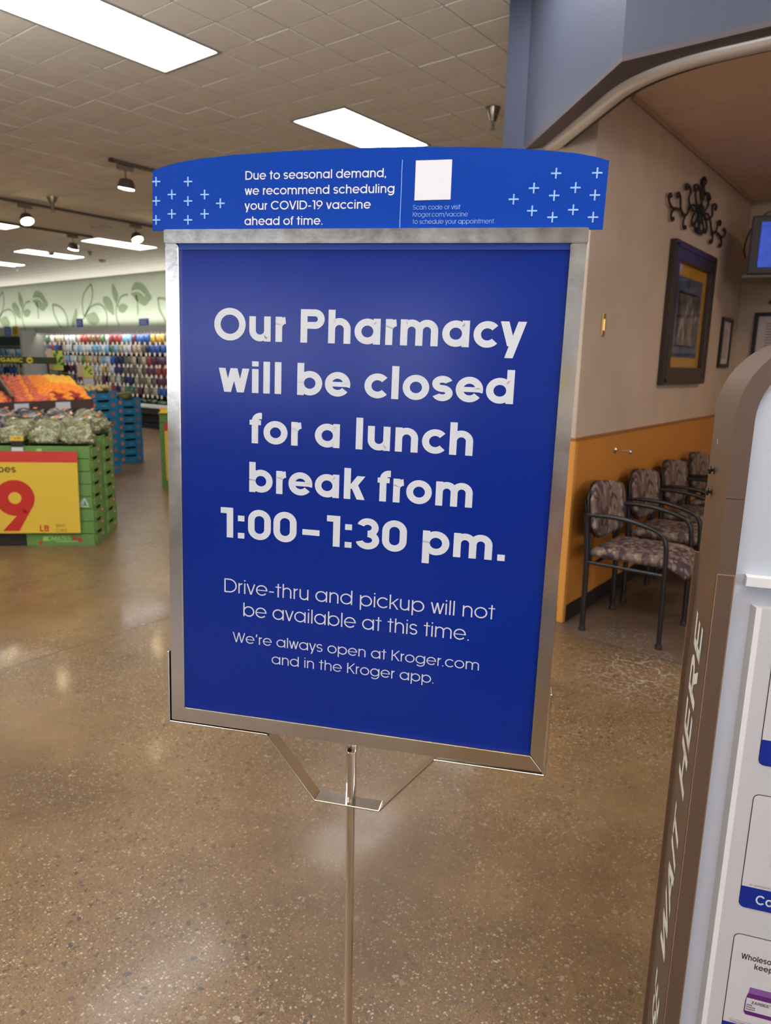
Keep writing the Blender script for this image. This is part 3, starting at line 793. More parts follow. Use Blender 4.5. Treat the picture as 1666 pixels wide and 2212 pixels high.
# ------------------------------------------------------------------ brown and white kiosk
KA = math.radians(-18)
KR = O(math.cos(KA), math.sin(KA)); KD = O(-math.sin(KA), math.cos(KA))
K0 = Vector((-.226, 1.087, 0))
m_kbrown = mat('kiosk_brown', (92, 74, 62), .38, bump=.02, bscale=80, var=.03)
m_kwhite = mat('kiosk_white', (184, 190, 202), .45)
m_kpanel = mat('kiosk_panel_white', (192, 192, 196), .5)
m_kedge = mat('kiosk_bare_edge', (150, 116, 88), .5)
kio = thing('kiosk', 'brown and white kiosk with arched top and wait here lettering on its side', 'kiosk', K0)
def KP(x, z, d=0.0): return KR*x + KD*d + Vector((0, 0, z))     # x along the front, d depth, local to K0
KWD, KT, KRR, KZC = .62, 1.5525, .12, 1.4325
def karch(ins, zb):
    """outline of the front at inset ins, from bottom-left up over the arch to bottom-right"""
    R = KRR - ins; out = [(ins, zb)]
    for i in range(13):
        t = PI - i*PI/2/12; out.append((KRR + R*math.cos(t), KZC + R*math.sin(t)))
    for i in range(13):
        t = PI/2 - i*PI/2/12; out.append((KWD - KRR + R*math.cos(t), KZC + R*math.sin(t)))
    out.append((KWD - ins, zb)); return out
KDP = .23
def kring(ins0, ins1, d0, d1, name, m, zb=.03):
    a = karch(ins0, zb); b2 = karch(ins1, zb); n = len(a)
    vs = [KP(x, z, d0) for x, z in a] + [KP(x, z, d0) for x, z in b2] + [KP(x, z, d1) for x, z in a] + [KP(x, z, d1) for x, z in b2]
    fs = []
    for i in range(n-1):
        fs += [(i, i+1, n+i+1, n+i), (2*n+i, 3*n+i, 3*n+i+1, 2*n+i+1), (i, 2*n+i, 2*n+i+1, i+1), (n+i, n+i+1, 3*n+i+1, 3*n+i)]
    fs += [(0, n, 3*n, 2*n), (n-1, 3*n-1, 4*n-1, 2*n-1)]
    o = mesh_obj(name, vs, fs, m, kio); return autosmooth(o, .5)
kring(0, .0255, 0, KDP, 'arched_frame', m_kbrown)
# seam and cover plate low on the frame
mb = MB(); mb.prism([(.0015, .03), (.0245, .03), (.0245, 1.2090), (.0015, 1.2115)], -.0018, .0, f=lambda x, z, d: KP(x, z, d)); o = fixnorm(mb.build('cover_plate', m_kbrown, kio))
for (x0, x1, z0, z1) in ((.0008, .0246, 1.2093, 1.2106), (.0008, .0018, .03, 1.2100), (.0237, .0246, .03, 1.2095)):
    mb = MB(); mb.prism([(x0, z0), (x1, z0), (x1, z1), (x0, z1)], -.0022, .0005, f=lambda x, z, d: KP(x, z, d)); fixnorm(mb.build('plate_edge', m_kedge, kio))
mb = MB(); mb.prism([(.0002, 1.3212), (.0246, 1.3212), (.0246, 1.3220), (.0002, 1.3220)], -.0004, .0005, f=lambda x, z, d: KP(x, z, d)); fixnorm(mb.build('seam', m_black, kio))
# white inner body
inn = karch(.0255, .03)
mb = MB(); mb.prism(inn, .010, KDP-.02, f=lambda x, z, d: KP(x, z, d)); fixnorm(mb.build('white_body', m_kwhite, kio))
mb = MB(); mb.prism([(.0395, 1.198), (KWD-.04, 1.198), (KWD-.04, 1.2115), (.0395, 1.2115)], -.006, .010, f=lambda x, z, d: KP(x, z, d)); fixnorm(mb.build('ledge', mat('ledge_white', (222, 222, 226), .4), kio))
mb = MB(); vs = [KP(*p) for p in ((.0515, .03, .010), (.0515, 1.168, .010), (.0575, 1.166, -.001), (.0575, .03, -.001), (KWD-.06, .03, .01), (KWD-.06, 1.168, .01), (KWD-.066, 1.166, -.001), (KWD-.066, .03, -.001))]
mb.add(vs, [(0, 3, 2, 1), (3, 7, 6, 2), (1, 2, 6, 5), (4, 5, 6, 7)]); fixnorm(mb.build('poster_board', m_kpanel, kio))
mb = MB(); mb.prism([(.0575, .03), (.0650, .03), (.0650, 1.1655), (.0575, 1.1665)], -.0016, .0, f=lambda x, z, d: KP(x, z, d)); fixnorm(mb.build('board_edge', mat('board_edge', (226, 226, 226), .35), kio))
# poster cards
m_card = mat('card_white', (200, 199, 202), .35)
m_cline = mat('card_outline_black', (28, 28, 36), .4)
m_cblue = mat('card_band_blue', (4, 38, 140), .35)
def rrect(x0, z0, x1, z1, r, n=5):
    out = []
    for cx, cz, a0 in ((x1-r, z1-r, 0), (x0+r, z1-r, 90), (x0+r, z0+r, 180), (x1-r, z0+r, 270)):
        for i in range(n+1):
            t = math.radians(a0 + 90*i/n); out.append((cx + r*math.cos(t), cz + r*math.sin(t)))
    return out
def kcard(z0, z1, zb, lab):
    x0, x1 = .0868, KWD-.09
    c = thing('poster_card', None, None); c.parent = kio; c['label'] = lab
    kf = lambda x, z, d: KP(x, z, d)
    mb = MB(); mb.prism(rrect(x0, z0, x1, z1, .009), -.0014, -.001, f=kf); fixnorm(mb.build('card_outline', m_cline, c))
    mb = MB(); mb.prism(rrect(x0+.0011, z0+.0011, x1-.0011, z1-.0011, .008), -.0018, -.0014, f=kf); fixnorm(mb.build('card_face', m_card, c))
    q = [p for p in rrect(x0+.0006, z0+.0006, x1-.0006, z1, .0085) if p[1] < zb]
    q = [(x0+.0006, zb)] + sorted([p for p in q if p[0] < (x0+x1)/2], key=lambda p: -p[1]) + sorted([p for p in q if p[0] > (x0+x1)/2], key=lambda p: p[1]) + [(x1-.0006, zb)]
    mb = MB(); mb.prism(q, -.0021, -.0016, f=kf); fixnorm(mb.build('blue_band', m_cblue, c))
    return c
c1 = kcard(.9235, 1.125, .965, 'top card, only its corner in view')
c2 = kcard(.680, .8755, .7175, 'middle card with a tablet box')
c3 = kcard(.425, .632, .4665, 'lower card with a purple jar')
kf = lambda x, y, z: KP(x, y, z)
lettering('band_lettering', [('Co', .1095, .1335, .6905, .0165, .17), ], m_vinyl, kf, c2, -.0024)
lettering('fine_print', [('© Johnson & Johnson', .0985, .1590, .7205, .0034, .10)], m_cline, kf, c2, -.0020)
lettering('card_text', [('Wholesome', .1010, .1600, .5885, .0105, .16), ('keeps', .1215, .1540, .5745, .0105, .16)], m_cline, kf, c3, -.0020)
mb = MB(); mb.prism([(.1235, .758), (.16, .758), (.16, .80), (.1235, .80)], -.0030, -.0019, f=kf)
fixnorm(mb.build('printed_box', mat('print_grey', (196, 194, 194), .5), c2))
# the jar printed on the lower card, flat artwork
m_pur = mat('print_purple', (92, 30, 110), .4); m_lid = mat('print_purple_light', (128, 84, 150), .4)
mb = MB(); mb.prism([(.1155, .515), (.1150, .494), (.1180, .489), (.18, .489), (.18, .5295), (.1185, .5295), (.1170, .525)], -.0022, -.0019, f=kf); fixnorm(mb.build('printed_jar', m_pur, c3))
mb = MB(); mb.prism([(.1185, .5295), (.18, .5295), (.18, .5405), (.1195, .5405)], -.0022, -.0019, f=kf); fixnorm(mb.build('printed_lid', m_lid, c3))
mb = MB(); mb.prism([(.1165, .4965), (.18, .4965), (.18, .5205), (.1170, .5205)], -.0025, -.0022, f=kf); fixnorm(mb.build('printed_label', m_card, c3))
lettering('jar_lettering', [("ZARBEE'S", .1245, .1560, .5115, .0052, .15)], m_cline, kf, c3, -.0027)
lettering('jar_lettering', [('daily', .1180, .1260, .5070, .0032, .2), ('immune', .1180, .1310, .5030, .0032, .2), ('support', .1180, .1310, .4990, .0032, .2)], m_pur, kf, c3, -.0027)
mb = MB(); mb.prism(rrect(.098, .4675, .18, .4735, .0008, 2), -.0020, -.0018, f=kf); fixnorm(mb.build('disclaimer_box', m_cline, c3))
mb = MB(); mb.prism(rrect(.0984, .4679, .18, .4731, .0006, 2), -.0023, -.0020, f=kf); fixnorm(mb.build('disclaimer_box', m_card, c3))
lettering('disclaimer', [('THESE STATEMENTS HAVE NOT BEEN', .0995, .150, .4692, .0022, .14)], m_cline, kf, c3, -.0025)
# lettering up the side, letter tops away from the viewer
m_klet = mat('kiosk_side_lettering', (232, 228, 218), .45)
sf = lambda x, y, z: KP(-.0006, x, .0635 + y)      # x runs up, y runs back
for it in (('PLEASE', .085, .402, 0, .088, .17), ('WAIT', .463, .748, 0, .088, .17), ('HERE', .800, 1.100, 0, .098, .17)): lettering('side_lettering', [it], m_klet, sf, kio, 0)
# knobs on the side
for z, d in ((1.341, .155), (1.305, .158)):
    mb = MB(); R = Matrix((( -KR.x, KD.x, 0), (-KR.y, KD.y, 0), (0, 0, 1))).to_4x4()
    M4 = Matrix.Rotation(0, 4, 'X')
    ax = -KR; b1 = KD; b3 = Vector((0, 0, 1)); MM = Matrix((b1, b3, ax)).transposed().to_4x4()
    mb.lathe([(.0062, 0), (.0062, .001), (.0026, .0012), (.0026, .0045), (.0066, .0050), (.0070, .0068), (.0055, .0088), (.002, .0098)], KP(0, z, d), 16, M=MM)
    autosmooth(mb.build('snap_knob', mat('knob_black', (30, 27, 26), .3), kio))
mb = MB(); mb.prism([(1.384, .153), (1.392, .154), (1.392, .1555), (1.384, .1545)], -.0006, 0, f=lambda z, d, x: KP(x, z, d)); fixnorm(mb.build('paint_chip', m_klet, kio))
# strip bracket behind the side panel
mb = MB(); mb.prism([(-.007, .2315), (.000, .2315), (.000, .237), (-.007, .237)], .03, 1.185, f=lambda x, d, z: KP(x, z, d)); fixnorm(mb.build('rear_strip', mat('strip_brown', (128, 102, 84), .4), kio))
mb = MB(); mb.prism([(-.0075, .2308), (-.0058, .2308), (-.0058, .2330), (-.0075, .2330)], .03, 1.186, f=lambda x, d, z: KP(x, z, d)); fixnorm(mb.build('strip_edge', m_kedge, kio))
mb = MB(); mb.prism([(-.01, -.01), (KWD+.01, -.01), (KWD+.01, .27), (-.01, .27)], 0, .03, f=lambda x, d, z: KP(x, z, d)); fixnorm(mb.build('plinth', m_kbrown, kio))
# ------------------------------------------------------------------ waiting chairs
def fabric():
    M = mat('patterned_fabric', (120, 102, 92), .95, spec=.15)
    nt = M.node_tree; N = nt.nodes; L = nt.links; b = N['Principled BSDF']
    tc = N.new('ShaderNodeTexCoord')
    def leafs(scale, rotz, c):
        mp = N.new('ShaderNodeMapping'); mp.inputs['Rotation'].default_value = rotz; mp.inputs['Scale'].default_value = (scale, scale*.95, scale*.42)
        vo = N.new('ShaderNodeTexVoronoi'); vo.inputs['Scale'].default_value = 1.0
        L.new(tc.outputs['Object'], mp.inputs[0]); L.new(mp.outputs[0], vo.inputs['Vector']); return vo
    v1 = leafs(26, (.5, .5, 0), 0); v2 = leafs(34, (-.6, -.45, .5), 0)
    r1 = N.new('ShaderNodeValToRGB'); e = r1.color_ramp.elements
    e[0].color = lin((62, 48, 52)); e[0].position = 0.0; e[1].color = lin((156, 140, 124)); e[1].position = 1.0
    q = e.new(.4); q.color = lin((88, 68, 72)); q = e.new(.7); q.color = lin((138, 116, 100))
    sp = N.new('ShaderNodeSeparateColor'); L.new(v1.outputs['Color'], sp.inputs[0]); L.new(sp.outputs[0], r1.inputs['Fac'])
    r2 = N.new('ShaderNodeValToRGB'); r2.color_ramp.elements[0].position = .34; r2.color_ramp.elements[0].color = lin((150, 138, 116)); r2.color_ramp.elements[1].position = .46; r2.color_ramp.elements[1].color = lin((66, 50, 56))
    L.new(v2.outputs['Distance'], r2.inputs['Fac'])
    mx = N.new('ShaderNodeMix'); mx.data_type = 'RGBA'; mx.inputs[0].default_value = .5
    L.new(r1.outputs['Color'], mx.inputs[6]); L.new(r2.outputs['Color'], mx.inputs[7]); L.new(mx.outputs[2], b.inputs['Base Color'])
    return M
m_fab = fabric()
m_cframe = mat('chair_frame_dark', (24, 18, 20), .35, spec=.5)
def catmull(pts, n=6):
    P = [Vector(p) for p in pts]; out = []
    for k in range(len(P) - 1):
        p0, p1, p2, p3 = P[max(k-1, 0)], P[k], P[k+1], P[min(k+2, len(P)-1)]
        for i in range(n):
            t = i/n; out.append(0.5*((2*p1) + (-p0+p2)*t + (2*p0-5*p1+4*p2-p3)*t*t + (-p0+3*p1-3*p2+p3)*t**3))
    return out + [P[-1]]
def cushion(fn, nu, nv, th, name, parent, backdir):
    """closed pad: fn(u, v) gives the mid surface and its normal, th(u, v) the half thickness"""
    vs = []; fs = []
    for s in (1, -1):
        for i in range(nu + 1):
            for j in range(nv + 1):
                p, n = fn(i/nu, j/nv); vs.append(p + n * th(i/nu, j/nv) * s)
    K = (nu+1)*(nv+1)
    for i in range(nu):
        for j in range(nv):
            a = i*(nv+1)+j; fs.append((a, a+1, a+nv+2, a+nv+1)); fs.append((K+a, K+a+nv+1, K+a+nv+2, K+a+1))
    ring = [i*(nv+1) for i in range(nu+1)] + [nu*(nv+1)+j for j in range(1, nv+1)] + [i*(nv+1)+nv for i in range(nu-1, -1, -1)] + [j for j in range(nv-1, 0, -1)]
    for a, b2 in zip(ring, ring[1:] + ring[:1]): fs.append((a, b2, K+b2, K+a))
    o = mesh_obj(name, vs, fs, m_fab, parent); bm = bmesh.new(); bm.from_mesh(o.data); bmesh.ops.recalc_face_normals(bm, faces=bm.faces[:])
    for f in bm.faces: f.smooth = True
    bm.to_mesh(o.data); bm.free(); return o
def make_chair():
    """local: x forward from the wall, y across (0 = near side), z up; origin on the floor at the near back leg"""
    r = thing('waiting_chair', 'x', 'chair')
    CW = .478; LX = .437
    for s, y in ((0, 0.0), (1, CW)):
        path = catmull([(LX, y, .0), (LX-.004, y, .30), (LX-.008, y, .50)], 3)[:-1] + catmull([(LX-.008, y, .50), (LX-.016, y, .585), (LX-.045, y, .636), (LX-.11, y, .662), (LX-.22, y, .684), (LX-.34, y, .690), (-.018, y, .684)], 5)
        w_ = MB(); w_.tube(path, .0165, 10, flat=(1.0, .8)); autosmooth(w_.build('front_leg_and_arm', m_cframe, r), .8)
        w_ = MB(); w_.tube([(0.0, y, 0), (-.004, y, .40), (-.022, y, .69)], .0155, 10); autosmooth(w_.build('leg', m_cframe, r), .8)
        w_ = MB(); w_.tube([(0.0, y, .412), (LX-.004, y, .412)], .0105, 8); autosmooth(w_.build('seat_rail', m_cframe, r), .8)
        for x in (0, LX):
            w_ = MB(); w_.lathe([(.0195, 0), (.0195, .02), (.0170, .028)], (x, y, 0), 10); autosmooth(w_.build('foot_glide', m_black, r), .8)
        w_ = MB(); yy = y + (.05 if s == 0 else -.05)
        w_.tube([(-.004, yy, .40), (-.010, yy, .50), (-.030, yy, .62), (-.058, yy, .76)], .011, 8); autosmooth(w_.build('back_upright', m_cframe, r), .8)
    w_ = MB(); w_.tube([(.04, 0, .412), (.04, CW, .412)], .0105, 8); w_.tube([(LX-.05, 0, .412), (LX-.05, CW, .412)], .0105, 8); autosmooth(w_.build('cross_rail', m_cframe, r), .8)
    def seat(u, v):
        x = -.005 + .53*u; y = CW/2 + (v-.5)*(CW-.035) * (1 - .10*max(0, u-.75)/.25 - .06*(1-u))
        bow = .03*(1 - (2*v-1)**2)
        z = .462 + .012*u - .065*max(0, (u-.72)/.28)**2
        if u > .7: x += bow*(u-.7)/.3
        return Vector((x, y, z)), Vector((.25*max(0, u-.7)/.3, 0, 1)).normalized()
    def sth(u, v):
        e = min(1, min(v, 1-v)/.10)*1.0; f = min(1, min(u*1.2, (1-u))/.08)
        return .010 + .026*(e*f)**.5
    cushion(seat, 18, 16, sth, 'seat', r, 1)
    def back(u, v):        # u up, v across
        zz = .512 + .335*u; wd = (CW+.02)*(.90 + .10*math.sin(PI*min(1, .15+u*.62))) * (1 - .10*max(0, (u-.8)/.2)**2)
        if u < .3: wd *= 1 - .30*((.3-u)/.3)**1.6
        y = CW/2 + (v-.5)*wd; cv = (2*v-1)
        x = -.052 + .035*(1-u) + .055*cv*cv
        zt = zz - .035*cv*cv*max(0, u-.4)/.6 + .045*cv*cv*max(0, .4-u)/.4
        return Vector((x, y, zt)), Vector((1, -.2*cv, .10)).normalized()
    def bth(u, v):
        e = min(1, min(v, 1-v)/.10); f = min(1, min(u, 1-u)/.10); return .008 + .016*(e*f)**.5
    cushion(back, 16, 16, bth, 'backrest', r, 1)
    w_ = MB()
    for i in range(13):
        pass
    def shell(u, v):
        p, n = back(u, v); return p - n*.028, n
    o = cushion(shell, 8, 10, lambda u, v: .004, 'back_shell', r, 1); o.data.materials.clear(); o.data.materials.append(m_cframe)
    return r
ch = make_chair()
labs = ['waiting chair with patterned fabric at the open end of the row, nearest the wall corner', 'waiting chair second in the row against the ochre wall', 'waiting chair third in the row, partly behind the brown kiosk', 'waiting chair farthest along the ochre wall, mostly hidden by the brown kiosk']
for k in range(4):
    o = ch if k == 0 else dup(ch)
    o.location = (-1.481, 3.833 + .672*k, 0); o['label'] = labs[k]; o['group'] = 'waiting chairs along the alcove wall'

# ------------------------------------------------------------------ things on the alcove wall
WX = AX + .001
def frame_thing(name, lab, cat, y0, y1, z0, z1, fw, md, glass=True, back=None, face=None, thick=.03, mats_=None):
    """picture on the wall x = AX; y0..y1, z0..z1 outer size"""
    t = thing(name, lab, cat, (WX, (y0+y1)/2, z0)); ly, lz = (y1-y0)/2, z1-z0
    def fr(a, b2, c, d, nm):
        mb = MB(); mb.bbox((0, a, b2), (thick, c, d), .004); mb.build(nm, mats_[0], t)
    fr(-ly, 0, -ly+fw, lz, 'frame_side'); fr(ly-fw, 0, ly, lz, 'frame_side'); fr(-ly+fw*.9, 0, ly-fw*.9, fw, 'frame_rail'); fr(-ly+fw*.9, lz-fw, ly-fw*.9, lz, 'frame_rail')
    mb = MB(); mb.box((.002, -ly+fw*.8, fw*.8), (.010, ly-fw*.8, lz-fw*.8)); mb.build('mat_board', mats_[1], t)
    return t, ly, lz
m_pf = mat('picture_frame_wood', (52, 38, 34), .4, var=.1, vscale=8); m_yel = mat('mustard_mat', (200, 158, 48), .7)
t, ly, lz = frame_thing('framed_picture', 'tall dark framed picture with a mustard mat below the wrought iron scroll', 'picture', 5.235, 6.325, 1.385, 2.366, .125, 0, mats_=(m_pf, m_yel), thick=.045)
mb = MB(); mb.bbox((.040, -ly+.02, .02), (.052, -ly+.045, lz-.02), .003); mb.bbox((.040, ly-.045, .02), (.052, ly-.02, lz-.02), .003); mb.bbox((.040, -ly+.02, .02), (.052, ly-.02, .045), .003); mb.bbox((.040, -ly+.02, lz-.045), (.052, ly-.02, lz-.02), .003); mb.build('frame_bead', m_pf, t)
def painting(name, y0, y1, z0, z1, x, cols, scale, t):
    M = mat(name, cols[0], .35, spec=.5); nt = M.node_tree; N = nt.nodes; L = nt.links; b = N['Principled BSDF']
    tc = N.new('ShaderNodeTexCoord'); n = N.new('ShaderNodeTexNoise'); n.inputs['Scale'].default_value = scale; n.inputs['Detail'].default_value = 4; n.inputs['Distortion'].default_value = 1.4
    mp = N.new('ShaderNodeMapping'); mp.inputs['Scale'].default_value = (1, 1.6, .6)
    L.new(tc.outputs['Object'], mp.inputs[0]); L.new(mp.outputs[0], n.inputs['Vector'])
    r = N.new('ShaderNodeValToRGB'); e = r.color_ramp.elements
    while len(e) < len(cols): e.new(.5)
    for i, (q, c) in enumerate(zip(e, cols)): q.position = .28 + .46*i/(len(cols)-1); q.color = lin(c)
    L.new(n.outputs['Fac'], r.inputs['Fac']); L.new(r.outputs['Color'], b.inputs['Base Color'])
    mb = MB(); mb.box((x, y0, z0), (x+.002, y1, z1)); return mb.build(name, M, t)
a = ly - .125
painting('painting_border', -a+.095, a-.095, .125+.075, lz-.125-.085, .0105, [(60, 70, 104), (84, 98, 132), (104, 116, 150), (62, 78, 130)], 3, t)
mb = MB(); q = (-a+.16, .125+.15, a-.16, lz-.125-.19)
for (y0, z0, y1, z1) in ((q[0], q[1], q[0]+.018, q[3]), (q[2]-.018, q[1], q[2], q[3]), (q[0], q[1], q[2], q[1]+.014), (q[0], q[3]-.014, q[2], q[3])): mb.box((.0125, y0, z0), (.0145, y1, z1))
mb.build('inner_border', m_pf, t)
painting('painting_print', q[0]+.018, q[2]-.018, q[1]+.014, q[3]-.014, .0126, [(36, 38, 44), (88, 92, 88), (120, 112, 104), (196, 190, 190), (96, 104, 128)], 6, t)
mb = MB(); mb.add([(.017, -a, .125), (.017, a, .125), (.017, a, lz-.125), (.017, -a, lz-.125)], [(0, 1, 2, 3)])
gl = bpy.data.materials.new('picture_glass'); gl.use_nodes = True; nt = gl.node_tree; b = nt.nodes['Principled BSDF']; b.inputs['Transmission Weight'].default_value = 1; b.inputs['Roughness'].default_value = .02; b.inputs['IOR'].default_value = 1.45
N = nt.nodes; mxs = N.new('ShaderNodeMixShader'); tr = N.new('ShaderNodeBsdfTransparent'); gs = N.new('ShaderNodeBsdfGlossy'); gs.inputs['Roughness'].default_value = .03; fz = N.new('ShaderNodeFresnel')
nt.links.new(fz.outputs[0], mxs.inputs[0]); nt.links.new(tr.outputs[0], mxs.inputs[1]); nt.links.new(gs.outputs[0], mxs.inputs[2]); nt.links.new(mxs.outputs[0], N['Material Output'].inputs[0])
mb.build('glass', gl, t)
m_bf = mat('certificate_frame_black', (26, 20, 20), .35); m_paper = mat('certificate_paper', (198, 188, 184), .8)
def text_lines(t, y0, y1, z0, z1, n, x):
    mb = MB(); rnd = random.Random(3)
    for i in range(n):
        z = z1 - (z1-z0)*(i+.5)/n; mb.box((x, y0, z), (x+.0008, y0 + (y1-y0)*rnd.uniform(.7, 1), z + (z1-z0)/n*.35))
    mb.build('printed_lines', mat('print_grey_dark', (120, 112, 112), .8), t)
t, ly, lz = frame_thing('framed_certificate', 'narrow black framed certificate right of the mustard mat picture', 'picture', 6.845, 7.195, 1.520, 1.948, .032, 0, mats_=(m_bf, m_paper), thick=.025)
text_lines(t, -ly+.07, ly-.07, .07, lz-.10, 16, .0105)
t, ly, lz = frame_thing('framed_certificate', 'black framed certificate below the television at the right edge', 'picture', -.33, .33, 0, .40, .034, 0, mats_=(m_bf, m_paper), thick=.028)
t.rotation_euler = (0, 0, -PI/2); t.location = (-1.482 + .33, AB-.001, 1.62)
text_lines(t, -ly+.10, ly-.10, .09, lz-.09, 9, .0105)
# brass plate, hook
r = thing('brass_plate', 'small brass plate on the cream wall right of the sign frame', 'wall plate', (WX, 4.145, 1.675))
mb = MB(); mb.bbox((0, -.022, 0), (.009, .022, .128), .004); mb.build('plate', mat('brass', (212, 176, 104), .25, 1.0), r)
mb = MB(); mb.bbox((.008, -.009, .03), (.016, .009, .10), .004); mb.build('rocker', mat('brass_bright', (232, 204, 140), .2, 1.0), r)
r = thing('door_stop', 'chrome door stop sticking out of the ochre wall above the chairs', 'door stop', (AX+.005, 4.50, .985))
MM = Matrix(((0, 0, 1), (0, 1, 0), (-1, 0, 0))).to_4x4()
mb = MB(); mb.lathe([(.021, 0), (.021, .004), (.012, .010), (.008, .014)], (0, 0, 0), 16, M=MM); autosmooth(mb.build('rosette', m_chrome2, r))
mb = MB(); mb.lathe([(.0075, .012), (.0065, .05), (.0065, .095)], (0, 0, 0), 12, M=MM); autosmooth(mb.build('stem', m_chrome2, r))
mb = MB(); mb.lathe([(.007, .092), (.016, .096), (.017, .106), (.013, .112), (.006, .114)], (0, 0, 0), 16, M=MM); autosmooth(mb.build('bumper', m_chrome2, r))
# wrought-iron scroll: mirrored scrolls round a centre stem
m_iron = mat('wrought_iron', (34, 26, 22), .55, spec=.4)
r = thing('iron_scroll', 'dark wrought iron scroll ornament above the mustard mat picture', 'wall ornament', (WX, 5.80, 2.575))
def hook_end(cy, cz, r0, a0, a1, n=14):
    return [(cy + r0*(1-.62*i/n)*math.cos(math.radians(a0+(a1-a0)*i/n)), cz + r0*(1-.62*i/n)*math.sin(math.radians(a0+(a1-a0)*i/n))) for i in range(n+1)]
def scroll(pts, s, rad=.0082, name='scroll_bar'):
    P = [(.022, s*y*1.18, z*.62) for y, z in pts]; mb = MB(); mb.tube(P, rad, 7); autosmooth(mb.build(name, m_iron, r), 1.2)
def cm2(pts, n=6): return [(p.x, p.y) for p in catmull([(a, b2, 0) for a, b2 in pts], n)]
for s in (-1, 1):
    scroll(cm2([(.012, .40), (.03, .33), (.10, .30), (.15, .24), (.12, .16), (.07, .10), (.04, .02), (.02, -.04)]) , s)
    scroll(cm2([(.02, .22), (.06, .30), (.13, .335), (.18, .30), (.165, .265), (.14, .28), (.150, .295)]), s)
    scroll(cm2([(.10, .05), (.20, .06), (.27, .13), (.25, .22), (.30, .27), (.35, .255), (.34, .215), (.315, .225), (.325, .24)]), s)
    scroll(cm2([(.02, -.02), (.06, .07), (.16, .11), (.24, .05), (.28, -.03), (.35, -.06), (.41, .00), (.43, .09), (.47, .13), (.50, .10), (.485, .075), (.47, .09)]), s)
    scroll(cm2([(.34, -.05), (.40, -.03), (.50, -.04), (.57, -.11), (.55, -.17), (.52, -.16), (.53, -.14)]), s)
    scroll(cm2([(.48, -.03), (.56, -.05), (.62, -.02), (.64, .04), (.62, .07), (.595, .06), (.605, .04)]), s)
    scroll(cm2([(.30, -.04), (.33, -.10), (.33, -.16), (.30, -.19), (.275, -.17), (.29, -.155)]), s)
    scroll(cm2([(.0, .06), (.05, .0), (.10, -.07), (.08, -.14), (.04, -.15), (.03, -.12), (.05, -.11)]), s)
    scroll(cm2([(.10, .07), (.15, .0), (.17, -.07), (.15, -.11), (.12, -.10), (.13, -.08)]), s)
mb = MB(); mb.tube([(.022, 0, -.10), (.022, 0, .26)], [.012, .010], 8); autosmooth(mb.build('centre_stem', m_iron, r))
mb = MB(); mb.lathe([(.004, -.03), (.022, -.01), (.026, .01), (.018, .03), (.005, .045)], (.022, 0, .25), 10); autosmooth(mb.build('finial', m_iron, r)); mb = MB(); mb.lathe([(.004, -.04), (.026, -.01), (.026, .02), (.005, .05)], (.022, 0, .06), 10); autosmooth(mb.build('centre_boss', m_iron, r))
for (y, z) in ((-.59, -.02), (.59, -.02), (0, .1)):
    mb = MB(); mb.tube([(0, y, z), (.022, y, z)], .005, 6); mb.build('wall_pin', m_iron, r)
# television on a swivel bracket from the back wall
tvr = thing('television', 'black television on a grey swivel bracket high in the alcove corner', 'television', (-1.13, 6.80, 2.14), 0)
a = math.radians(14)
def TV(mb, x0, y0, z0, x1, y1, z1, r_=.006):
    MM = Matrix.Rotation(a, 4, 'Z'); mb.bbox((x0, y0, z0), (x1, y1, z1), r_, M=MM); return mb
TV(MB(), -.28, -.20, .14, .36, .26, .52, .03).build('cabinet', mat('tv_black', (18, 15, 16), .35), tvr)
TV(MB(), -.33, -.245, .11, .36, -.20, .55, .012).build('bezel', mat('tv_grey_bezel', (72, 66, 64), .4), tvr)
TV(MB(), -.26, -.255, .16, .30, -.244, .50, .004).build('screen', mat('tv_screen', (52, 84, 190), .3, emit=.35, var=.6, vscale=7), tvr)
mb = MB(); MM = Matrix.Rotation(a, 4, 'Z'); mb.prism([(-.36, -.28), (.36, -.28), (.36, .10), (.18, .24), (-.2, .24), (-.36, .10)], .082, .100, M=MM); fixnorm(mb.build('tray', mat('bracket_grey', (112, 100, 94), .45), tvr))
mb = MB(); mb.prism([(-.14, -.12), (.14, -.12), (.09, .12), (-.09, .12)], .02, .085, M=MM); mb.lathe([(.035, -.035), (.05, .0), (.05, .03), (.03, .05)], (0, 0, 0), 14); fixnorm(mb.build('swivel', mat('bracket_grey', (112, 100, 94), .45), tvr))
mb = MB(); mb.tube([(-.07, -.02, .0), (-.10, -.03, -.07), (-.12, -.04, -.10)], .011, 8); mb.build('lever', m_black, tvr)
mb = MB(); mb.tube([(0, .0, -.01), (.05, .65, -.01)], .03, 12); mb.box((-.05, .64, -.10), (.15, .665, .08)); autosmooth(mb.build('wall_arm', mat('bracket_grey', (112, 100, 94), .45), tvr))
mb = MB(); mb.tube(catmull([(.10, .10, .50), (-.05, .05, .62), (-.20, .0, .63), (-.31, -.04, .52), (-.35, -.08, .36), (-.33, -.08, .26)], 6), .006, 6); mb.build('cable', m_black, tvr)

